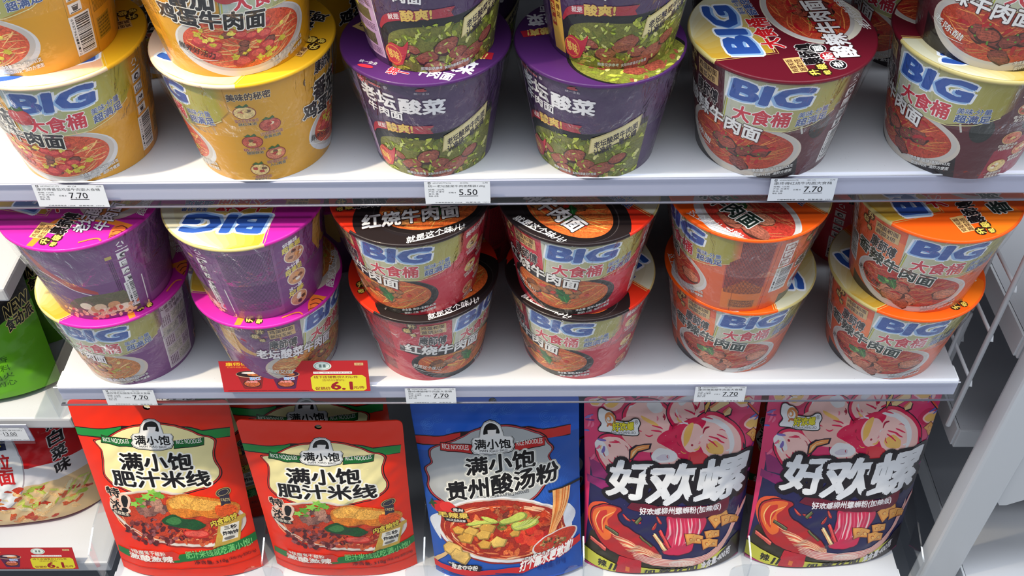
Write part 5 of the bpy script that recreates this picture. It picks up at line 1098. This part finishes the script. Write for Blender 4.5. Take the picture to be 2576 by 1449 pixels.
def price_tag(x, z, name, price, code, sku, month, label, y=-.0056, wd=.0585, ht=.0225, rot=0):
    A = Art(2e-6); W, H = wd*1000, ht*1000; k = (28, 28, 34)
    A.rect(0, 0, W, H, (214, 218, 226)); A.rect(3, H-2.7, 5.2, H-.6, k); A.ell(4.1, H-1.6, .55, .6, (214, 218, 226))
    A.text(code, 7, H-2.3, 22, H-1.0, k, bold=.0); A.text(sku, 29, H-2.3, 36, H-1.0, k, bold=.0); A.text(month, W-6, H-2.4, W-2, H-.9, k, bold=.0)
    A.text(name, 3, H-6.2, W-4, H-3.4, k, bold=.005)
    for i, s in enumerate(('规格: 120克', '产地: 天津市', '单位: 桶', '等级: 合格')): A.text(s, 3, H-8.9-i*2.2, 3+(13 if i < 2 else 8), H-7.3-i*2.2, k, bold=.005)
    A.text('价格 ¥', 19.5, H-12, 25.5, H-10.4, k, bold=.0)
    A.text(price, 28, H-13.8, 43, H-8.0, k, bold=.012); A.rect(28, H-15.0, 43.4, H-14.5, k)
    A.text('价格举报电话: 12358', 8, .7, 30, 1.9, k, bold=.0); A.text('监督电话: 12315', 33, .7, 54, 1.9, k, bold=.0)
    def S(u, v, zz, uc, vc): return np.column_stack([(u-W/2)/1000, -zz-.0003, v/1000-ht]), np.tile((0., -1., 0.), (len(u), 1))
    F = [(0, 1, 5, 4), (1, 2, 6, 5), (2, 3, 7, 6), (3, 0, 4, 7), (4, 5, 6, 7)]
    P = np.array([(-wd/2, -.0003, -ht), (wd/2, -.0003, -ht), (wd/2, -.0003, 0), (-wd/2, -.0003, 0), (-wd/2, 0, -ht), (wd/2, 0, -ht), (wd/2, 0, 0), (-wd/2, 0, 0)])
    me = A.build('price_label', INK_TAG, S, [], [], extra=(P, np.tile((0., -1., 0.), (8, 1)), F, np.array([(*lin((214, 218, 226)), 1.)]*5)))
    o = link('price_label', me); o.location = (x, y, z); o.rotation_euler = (math.radians(-3), math.radians(rot), 0)
    tag(o, label, 'price label', 'price labels in the shelf rails'); return o
ZT = G+.0005; ZM = .0000
price_tag(-.351, ZT, '康师傅番茄鸡蛋牛肉面大食桶', '7.70', '6937962112172', '401234', '15月', 'white 7.70 price label below the yellow tomato buckets', rot=1)
price_tag(-.0335, ZT, '统一老坛酸菜牛肉面桶装120g', '5.50', '6925303773106', '401296', '6月', 'white 5.50 price label below the dark purple buckets', wd=.0535)
price_tag(.247, ZT, '康师傅红烧牛肉面大食桶', '7.70', '6920698400378', '401101', '15月', 'white 7.70 price label below the maroon hot and sour buckets', wd=.0535)
price_tag(-.3755, ZM, '康师傅老坛酸菜牛肉面大食桶', '7.70', '6900873082339', '401300', '15月', 'white 7.70 price label above the tall red pouch, below the purple buckets', wd=.0505, rot=1)
price_tag(-.074, ZM, '康师傅酸辣牛肉面大食桶', '7.70', '6900873082285', '401701', '15月', 'white 7.70 price label above the blue pouch, below the red buckets', wd=.0505)
price_tag(.214, ZM, '康师傅香辣牛肉面大食桶', '7.70', '6900873080021', '401702', '15月', 'white 7.70 price label above the pink pouches, below the orange buckets', wd=.0505)

# ---------------------------------------------------------------- buckets
GT, GU, GM, GP, GR, GO = ('tomato flavour noodle buckets', 'pickled cabbage noodle buckets in dark purple', 'maroon hot and sour noodle buckets', 'bright purple pickled cabbage noodle buckets', 'red braised beef noodle buckets', 'orange spicy beef noodle buckets')
h = .103; hu = .1001; e_ = .0002
# top shelf
bucket('tomato', -.348, .052, G+e_, -14-180, 'yellow tomato bucket with barcode and blue logo, on the board above the leftmost label', GT, lidrot=205)
bucket('tomato', -.352, .050, G+h+.0004, -36-180, 'yellow tomato bucket, barcode showing, on top of the stack above the leftmost label', GT)
bucket('tomato', -.198, .052, G+e_, -86, 'yellow bucket showing five small ingredient circles, lower one of its stack', GT, lidrot=160)
bucket('tomato', -.200, .046, G+h+.0004, 14, 'yellow bucket with large tomato noodle picture, stacked on the one with ingredient circles', GT)
bucket('unif', -.0550, .050, G+e_, -50, 'dark purple pickled cabbage bucket on the shelf, directly above the 5.50 label', GU, lidrot=-20)
bucket('unif', -.050, .048, G+hu+.0006, -33, 'dark purple bucket with pale lilac side panel, on top above the 5.50 label', GU)
bucket('unif', .0808, .046, G+e_, -72-180+180, 'dark purple bucket under the one with the gold side strip', GU, lidrot=-175)
bucket('unif', .090, .050, G+hu+.0006, -44-180, 'dark purple bucket with a gold side strip, stacked beside the maroon bucket', GU)
bucket('maroon', .2212, .050, G+e_, -42-180, 'maroon hot and sour bucket standing alone with its whole lid in view', GM, lidrot=101)
bucket('maroon', .380, .047, G+e_, -77, 'maroon bucket at the right end of the top shelf, lower one of the two', GM, lidrot=175)
bucket('maroon', .379, .043, G+h+.0004, -28, 'maroon bucket with red chilli bowl picture, on top of another maroon one', GM)
# middle shelf
bucket('purple', -.378, .056, e_, -31, 'bright purple bucket with a strip of small pictures, under the barcode one', GP, lidrot=128)
bucket('purple', -.374, .048, h+.0004, -153, 'bright purple bucket with barcode and care symbols, on top of its stack', GP, lidrot=78)
bucket('purple', -.228, .054, e_, 39, 'bright purple bucket partly hidden by the red promotion card', GP, lidrot=85)
bucket('purple', -.228, .047, h+.0004, -222, 'bright purple bucket with dense ingredient print and upside down logo on its lid', GP, lidrot=178)
bucket('red', -.077, .059, e_, 30, 'red braised beef bucket beside the red promotion card, lower in its stack', GR, lidrot=20)
bucket('red', -.080, .051, h+.0004, -36, 'red braised beef bucket with small ingredient pictures, on top beside the purple stack', GR, lidrot=14)
bucket('red', .074, .060, e_, -46, 'red braised beef bucket beside the orange stack, lower of its two', GR, lidrot=-42)
bucket('red', .069, .050, h+.0004, -26-180, 'red braised beef bucket with side barcode, on top next to the orange stack', GR, lidrot=-44)
bucket('orange', .229, .067, e_, -22, 'orange spicy beef bucket under the one showing its ingredient table', GO, lidrot=-85)
bucket('orange', .220, .053, h+.0004, -95-180, 'orange spicy beef bucket turned to its dense ingredient table, on top of its stack', GO, lidrot=-46)
bucket('orange', .386, .057, e_, -33, 'orange spicy beef bucket at the wire grid end, standing on the board', GO, lidrot=118)
bucket('orange', .386, .050, h+.0004, -31, 'orange spicy beef bucket at the right end, on top by the wire grid', GO, lidrot=106)
# second row in the shade behind
R2 = random.Random(5)
cols_t = [('tomato', -.350, 'yellow tomato'), ('tomato', -.195, 'yellow tomato'), ('unif', -.055, 'dark purple'), ('unif', .082, 'dark purple'), ('maroon', .222, 'maroon hot and sour'), ('maroon', .378, 'maroon hot and sour')]
cols_m = [('purple', -.372, 'bright purple'), ('purple', -.222, 'bright purple'), ('red', -.072, 'red beef'), ('red', .078, 'red beef'), ('orange', .232, 'orange beef'), ('red', .383, 'red beef')]
whr = {-.350: 'the yellow barcode stack', -.195: 'the yellow ingredient circles bucket', -.055: 'the stack above the 5.50 label', .082: 'the gold strip stack', .222: 'the single maroon bucket', .378: 'the stacked maroon buckets',
       -.372: 'the picture strip stack', -.222: 'the promotion card', -.072: 'the red stack beside the purple one', .078: 'the red stack beside the orange one', .232: 'the ingredient table stack', .383: 'the orange stack by the wire grid'}
OFF = {-.350: .012, -.195: .014, -.055: .016, .082: .014, .222: .016, .378: .008, -.372: .034, -.222: .030, -.072: .026, .078: .022, .232: .016, .383: .010}
for cols, z0 in ((cols_t, G), (cols_m, 0.)):
    for kind, x, nm in cols:
        hh = hu if kind == 'unif' else h
        for lv in (0, 1):
            bucket(kind, x+OFF[x], .200 if z0 == G else .2135, z0+e_+lv*(hh+.0003), R2.uniform(0, 360), ('upper ' if lv else 'lower ')+nm+' bucket in the shade behind '+whr[x], {'tomato': GT, 'unif': GU, 'maroon': GM, 'purple': GP, 'red': GR, 'orange': GO}[kind], lidrot=R2.uniform(0, 360), film=False)

# ---------------------------------------------------------------- promotion card standing in the rail
def promo(x, y, z, wd, ht, label, full=True, rot=(-14, 0, 0), group='red promotion cards'):
    A = Art(2e-6); W, H = wd*1000, ht*1000; A.rect(0, 0, W, H, (176, 28, 36))
    s = W/134.
    X = lambda x0, y0: (x0*s, y0*H/37.)
    def T(t, x0, y0, x1, y1, c, **k): A.text(t, *X(x0, y0), *X(x1, y1), c, **k)
    T('康师傅大食桶', 6, 31.5, 46, 35.6, (236, 196, 40), bold=.035); T('红烧牛肉面145g、老坛酸菜牛肉面141g', 7, 28.8, 50, 30.8, (236, 150, 50), bold=.01)
    for cx, c1, c2 in ((27, (120, 30, 34), (40, 22, 26)), (58, (80, 30, 70), (60, 24, 50))):
        a = X(cx, 14); k = s
        A.poly([(a[0]-12*k, a[1]+6), (a[0]+12*k, a[1]+6), (a[0]+8.4*k, a[1]-9), (a[0]+7*k, a[1]-10.5), (a[0]-7*k, a[1]-10.5), (a[0]-8.4*k, a[1]-9)], c1, .3)
        A.ell(a[0], a[1]-4, 8*k, 4.6, (30, 22, 22)); A.ell(a[0], a[1]-4, 7.2*k, 3.8, (170, 84, 50), .8); A.ell(a[0], a[1]+7.4, 13.4*k, 4.2, (190, 150, 120)); A.ell(a[0], a[1]+7.8, 12.8*k, 3.7, c2); A.ell(a[0]+3*k, a[1]+7.4, 6*k, 2.2, (190, 110, 60), .8); A.ell(a[0], a[1]+9, 8*k, 1.3, (236, 226, 220))
        A.text('BIG', a[0]-1*k, a[1]+.6, a[0]+8*k, a[1]+3.8, (120, 160, 220), bold=.04, out=((.06, (236, 240, 246)),)); A.text('大食桶', a[0]-5*k, a[1]-2.6, a[0]+5*k, a[1]-.2, (220, 50, 60), bold=.03, out=((.06, (236, 236, 236)),))
    a = X(93, 33); A.ell(a[0], 31, 8.2*s, 5.2, (206, 220, 214)); A.ell(a[0], 31, 7*s, 4.3, (110, 130, 124)); A.ell(a[0], 31, 6.4*s, 3.9, (216, 228, 222)); A.rect(a[0]-3*s, 29.2, a[0]-.7*s, 32.8, (110, 130, 124)); A.rect(a[0]+.7*s, 29.2, a[0]+3*s, 32.8, (110, 130, 124))
    A.rect(*X(84, 21.6), *X(119, 24.2), (236, 234, 232)); T('扫描二维码 加会员享更多优惠', 85, 22.2, 118, 23.6, (60, 50, 54), bold=.01)
    A.rect(*X(122, 31.5), *X(130, 34.5), (206, 170, 120)); T('方正', 123, 32, 129, 34, (120, 20, 30), bold=.03)
    p = [(82, 2), (84, 0.8), (128, .8), (131, 3), (131, 17), (128, 20), (84, 20), (81, 17), (81, 4)]
    A.poly([X(*q) for q in p], (206, 196, 44))
    T('线下店铺售价7.7元/件', 84, 16, 124, 19, (120, 24, 30), bold=.03); T('活动日期内:', 91, 12.6, 112, 15.2, (120, 24, 30), bold=.03)
    T('促销价', 84, 2, 98, 5.6, (130, 20, 30), bold=.04); T('6.1', 99, 2.4, 118, 11.6, (140, 16, 30), bold=.06); T('元/件', 119, 3, 129, 6.6, (130, 20, 30), bold=.04)
    A.dashes(*X(4, .8), *X(78, 2.2), 1, (120, 20, 30), lo=2, hi=8)
    def S(u, v, zz, uc, vc): return np.column_stack([(u-W/2)/1000, -zz-.0004, v/1000]), np.tile((0., -1., 0.), (len(u), 1))
    P = np.array([(-wd/2, -.0004, 0), (wd/2, -.0004, 0), (wd/2, -.0004, ht), (-wd/2, -.0004, ht), (-wd/2, 0, 0), (wd/2, 0, 0), (wd/2, 0, ht), (-wd/2, 0, ht)])
    me = A.build('promotion_card', INK_TAG, S, [], [], extra=(P, np.tile((0., -1., 0.), (8, 1)), [(0, 4, 5, 1), (1, 5, 6, 2), (2, 6, 7, 3), (3, 7, 4, 0), (4, 7, 6, 5)], np.array([(*lin((150, 24, 34)), 1.)]*5)))
    o = link('promotion_card', me); o.location = (x, y, z); o.rotation_euler = tuple(math.radians(a) for a in rot); tag(o, label, 'promotion card', group); return o
promo(-.2065, -.0060, -.0035, .146, .037, 'red promotion card reading 6.1, standing in the middle shelf rail before a purple bucket')

# ---------------------------------------------------------------- pouches
RED = (182, 276, 40, INK_BAG, art_red, (226, 48, 18), 3)
GPR = 'red rice noodle pouches'
pouch('red', RED, (-.403, .015, ZB+.001), 0, 10.5, 0, 'red rice noodle pouch at the left end of the bottom shelf, tallest red one', GPR)
pouch('red', RED, (-.2075, .018, ZB+.001), 0, 3, 0.5, 'red rice noodle pouch leaning lower, between the other red pouch and the blue one', GPR)
pouch('red', RED, (-.222, .074, ZB+.001), 1, 3.0, -2, 'red rice noodle pouch peeking out behind the lower red one', GPR)
pouch('blue', (188, 283, 42, INK_BAG, art_blue, (30, 92, 204), 5), (-.002, .010, ZB+.001), 0, 11, -2.6, 'blue sour soup rice noodle pouch standing in the middle of the bottom shelf')
LUO = (200, 278, 54, INK_GLOSS, art_luo, (120, 20, 70), 7, 1.5)
GPL = 'pink river snail noodle pouches'
pouch('luo', LUO, (.1905, .026, ZB+.001), 3, 9.5, -.6, 'pink and navy noodle pouch with large white lettering, next to the blue pouch', GPL)
pouch('luo', LUO, (.3935, .034, ZB+.001), 4, 9, 0, 'pink and navy noodle pouch standing next to the broad white post', GPL)

pouch('red', RED, (-.392, .100, ZB+.001), 0, 5, 0, 'red rice noodle pouch in the dark directly behind the tall red one', GPR)
pouch('blue', (188, 283, 42, INK_BAG, art_blue, (30, 92, 204), 5), (.004, .092, ZB+.001), 0, 6, 1, 'blue rice noodle pouch in the dark behind the front blue one')
pouch('red', RED, (.196, .120, ZB+.001), 2, 4, 1, 'red pouch in the dark behind the pink pouch next to the blue one', GPR)
pouch('red', RED, (.388, .126, ZB+.001), -2, 4, -1, 'red pouch in the dark behind the pink pouch by the post', GPR)

# ---------------------------------------------------------------- acrylic dividers on the bottom shelf
def divider(x, label, hgt=.046, yaw=0, stop=True):
    t = empty('shelf_divider', (x, -.010, ZB+.0012), (0, 0, math.radians(yaw))); tag(t, label, 'shelf divider', 'clear acrylic dividers on the bottom shelf')
    out = [(.0, 0), (.36, 0), (.36, .09), (.10, .09), (.03, hgt+.012), (.0, hgt)]
    prism('side_panel', out, 0, -.001, .001, ACRYLIC, t)
    if stop:
        w2 = .024; P = [(-w2, 0), (w2, 0), (w2, hgt-.02)]+[(w2-.016+.016*math.cos(a), hgt-.016+.016*math.sin(a)) for a in [math.pi/2*i/6 for i in range(7)]]+[(-w2+.016+.016*math.cos(a), hgt-.016+.016*math.sin(a)) for a in [math.pi/2+math.pi/2*i/6 for i in range(7)]]
        prism('front_stop', P, 1, -.0042, -.0022, ACRYLIC, t)
    return t
divider(-.303, 'clear acrylic divider between the two red pouches')
divider(-.105, 'clear acrylic divider between the lower red pouch and the blue one')
divider(.0900, 'clear acrylic divider between the blue pouch and the pink one')
divider(.2925, 'clear acrylic divider between the two pink pouches')
divider(.5005, 'clear acrylic end panel between the pink pouch and the white post', stop=False)
divider(-.508, 'clear acrylic end panel left of the tall red pouch', hgt=.07, stop=False)

# ---------------------------------------------------------------- right hand side: wire grid, post, neighbouring bay
def wire_grid(x, y0, z0, z1, label, zs):
    t = empty('wire_grid', (x, 0, 0)); tag(t, label, 'wire grid')
    bm = bmesh.new(); i = 0
    while y0+.05*i < .44: tube(bm, [(0, y0+.05*i, z0), (0, y0+.05*i, z1)], .0021 if i else .0027, 8); i += 1
    bm_obj('upright_wires', bm, WIRE, t, smooth=True)
    bm = bmesh.new()
    for z in zs: tube(bm, [(.003, y0-.002, z-.004), (.0035, y0+.002, z), (.0035, .44, z)], .0019, 8)
    bm_obj('cross_wires', bm, WIRE, t, smooth=True)
wire_grid(.468, .014, -.09, .60, 'white coated wire grid closing the end of the middle shelf', [-.02+.0675*k for k in range(9)])
wire_grid(.507, .12, -.355, -.03, 'white coated wire grid low down between the pink pouch and the post', [-.34+.0675*k for k in range(5)])

t = empty('shelving_post', (.53, 0, -.55)); tag(t, 'broad white steel post at the right of the pouches', 'post')
bm = bmesh.new(); bm_box(bm, (-.017, -.002, 0), (.026, .024, 1.35)); bm_obj('post_column', bm, WHITE_POST, t, .004)
# slots and bracket of the neighbouring bay
t = empty('side_panel', (.5565, 0, -.22)); tag(t, 'white steel end panel with a slot, right of the broad post', 'panel')
prism('panel_sheet', [(0, .003), (.004, -.004), (.012, -.004), (.045, .018), (.25, .05), (.25, .75), (0, .75)], 1, .001, .0035, WHITE_POST, t, .0006)
box('slot', (.0195, .0002, .088), (.0235, .0012, .106), SHADE_DARK, t)  # solid block, its dark colour stands for the shade inside the opening
bm = bmesh.new(); bmesh.ops.create_uvsphere(bm, u_segments=12, v_segments=8, radius=.0022); bmesh.ops.translate(bm, vec=(.026, 0, .090), verts=bm.verts[:]); bm_obj('screw', bm, RAIL_EDGE, t, smooth=True)
def bay_shelf(z, x0, x1, y0, y1, label, mat=WHITE_STEEL):
    t = empty('shelf', ((x0+x1)/2, y0, z)); tag(t, label, 'shelf', 'white steel shelves of the neighbouring bays'); w2 = (x1-x0)/2
    box('shelf_board', (-w2, 0, -.003), (w2, y1-y0, 0), mat, t, .0008); box('front_edge', (-w2, -.002, -.03), (w2, .002, -.0005), WHITE_POST, t, .001)
    for s in (-1, 1): box('side_edge', (s*w2-.002, .002, -.03), (s*w2+.002, y1-y0, .0), WHITE_POST, t, .0006)
    return t
bay_shelf(-.385, .57, 1.2, -.045, .42, 'empty white base shelf right of the broad post')
bay_shelf(.03, .515, 1.2, .03, .42, 'white shelf seen through the wire grid, level with the orange buckets')
bay_shelf(-.16, .515, 1.2, .06, .42, 'lower white shelf seen through the wire grid beside the pink pouch')

# ---------------------------------------------------------------- left hand neighbouring bay
YL = .075
def left_shelf(z, label, x1=-.506):
    t = empty('shelf', (-.8, YL, z)); tag(t, label, 'shelf', 'white steel shelves of the neighbouring bays')
    w2 = x1+.8; box('shelf_board', (-w2, 0, -.018), (w2, .38, 0), WHITE_STEEL, t, .003)
    return t
left_shelf(.062, 'white shelf end poking in at the left, above the green noodle bag')
t = left_shelf(-.150, 'white shelf end at the left, under the green noodle bag')
r = empty('price_rail', (-.03, -.004, -.004)); r.parent = t
prism('clear_cover', [(-.002, .002), (-.0035, .002), (-.006, -.03), (-.002, -.034), (-.002, -.032), (-.0045, -.029)], 0, -.25, .275, RAIL_CLEAR, r)
box('rail_strip', (-.25, -.0015, -.030), (.272, 0, .0), RAIL_PAPER, r)
# ---------------------------------------------------------------- bags in the left hand bay
def art_green(W, H):
    A = Art(1.6e-6); ol = rounded(W, H, 4, .6, seed=2); A.poly(ol, (96, 168, 30))
    A.poly([(0, H*.46), (W*.4, H*.40), (W*.75, H*.46), (W, H*.60), (W, H*.84), (W*.6, H*.74), (0, H*.80)], (22, 22, 22)); A.poly([(W*.62, H*.56), (W, H*.66), (W, H*.80), (W*.72, H*.72)], (44, 38, 38))
    A.text('NEW', W*.86, H*.56, W*.99, H*.63, (26, 24, 24), bold=.05, out=((.08, (226, 206, 130)),), slope=.5); A.text('食动派', W*.85, H*.47, W*.99, H*.55, (26, 24, 24), bold=.05, out=((.08, (226, 206, 130)),), slope=.5)
    A.rect(W*.40, H*.325, W*.72, H*.40, (226, 220, 130)); A.text('豚骨拉面', W*.42, H*.345, W*.70, H*.393, (40, 60, 30), bold=.045); A.text('BONE NOODLE', W*.46, H*.328, W*.70, H*.343, (40, 60, 30), bold=.03)
    for i, s in enumerate(('浓汤色生香', '烟火辣和配料', '浓浓人间烟火', '元气满满的心')): A.text(s, W*.46, H*(.25-i*.055), W*.80, H*(.29-i*.055), (50, 96, 20), bold=.02, slope=.04)
    A.ell(W*.45, H*.87, 12, 9, (24, 24, 24)); A.ell(W*.45, H*.87, 8, 6, (226, 226, 230)); A.ell(W*.47, H*.86, 4, 4, (24, 24, 24))
    return A, ol, None
def art_kimchi(W, H):
    A = Art(1.6e-6); ol = rounded(W, H, 4, .6, seed=5); A.poly(ol, (206, 26, 34)); A.rect(0, 0, W, H*.42, (226, 196, 150)); A.rect(0, H*.36, W, H*.5, (232, 230, 236))
    A.ell(W*.30, H*.55, W*.33, H*.42, (170, 160, 170), n=60); A.ell(W*.30, H*.55, W*.32, H*.41, (238, 240, 244), n=60)
    scatter(A, None, 90, W*.5, H*.18, W*.5, H*.16, [(226, 150, 90), (206, 90, 50), (236, 196, 140), (190, 60, 40)], 4, 9, .4, .6, .3, 3)
    scatter(A, None, 40, W*.7, H*.24, W*.28, H*.12, [(170, 190, 70), (206, 214, 110), (232, 220, 180)], 3, 9, .3, .3, .3, 4)
    A.vtext('辣白菜', W*.18, H*.80, 30, H*.22, (26, 22, 24), bold=.04)
    A.rect(W*.42, H*.66, W*.55, H*.86, (26, 34, 76)); A.vtext('正宗', W*.485, H*.81, 13, H*.09, (236, 226, 50), bold=.05)
    A.vtext('拉面', W*.50, H*.57, 20, H*.12, (206, 34, 40), bold=.05)
    A.vtext('辣白菜味', W*.86, H*.80, 17, H*.115, (30, 20, 24), bold=.05, out=((.07, (236, 230, 232)),), slope=.3)
    return A, ol, None
pouch('green', (200, 190, 60, INK_GLOSS, art_green, (80, 150, 26), 9, 2.4), (-.630, .118, -.149), 8, 14, -2, 'green and black noodle bag on the left shelf end, with the yellow ramen label')
pouch('green', (200, 190, 60, INK_GLOSS, art_green, (80, 150, 26), 9, 2.4), (-.640, .205, -.149), 4, 8, 2, 'green and black noodle bag behind, its top just below the upper left shelf end')
pouch('kimchi', (190, 180, 70, INK_GLOSS, art_kimchi, (196, 24, 32), 15, 2.0), (-.640, .105, -.3755), 8, 12, 0, 'red kimchi noodle bag with a large white disc, bottom left corner')
pouch('kimchi', (190, 180, 70, INK_GLOSS, art_kimchi, (196, 24, 32), 15, 2.0), (-.618, .205, -.3755), 6, 8, 0, 'red kimchi noodle bag in the shade behind the one with the large white disc')
t = empty('shelf', (-.8, .02, -.377)); tag(t, 'lowest white shelf at the left, under the kimchi noodle bags', 'shelf', 'white steel shelves of the neighbouring bays')
box('shelf_board', (-.25, 0, -.02), (.285, .44, 0), WHITE_STEEL, t, .003)
promo(-.622, .012, -.3765, .146, .037, 'red promotion card at the bottom left corner, before the kimchi bag', rot=(-14, 0, 0))
t = empty('shelf_divider', (-.518, .075, -.1495)); tag(t, 'clear acrylic divider beside the green noodle bag', 'shelf divider', 'clear acrylic dividers')
box('side_panel', (-.001, 0, 0), (.001, .30, .055), ACRYLIC, t)
box('base_strip', (-.03, 0, 0), (-.001, .30, .0012), ACRYLIC, t)
price_tag(-.585, -.1515, '豚骨浓汤拉面(食动派)', '13.00', '6921555583401', '402210', '9月', 'white price label on the left shelf end, above the kimchi bag', y=YL-.011, wd=.055)
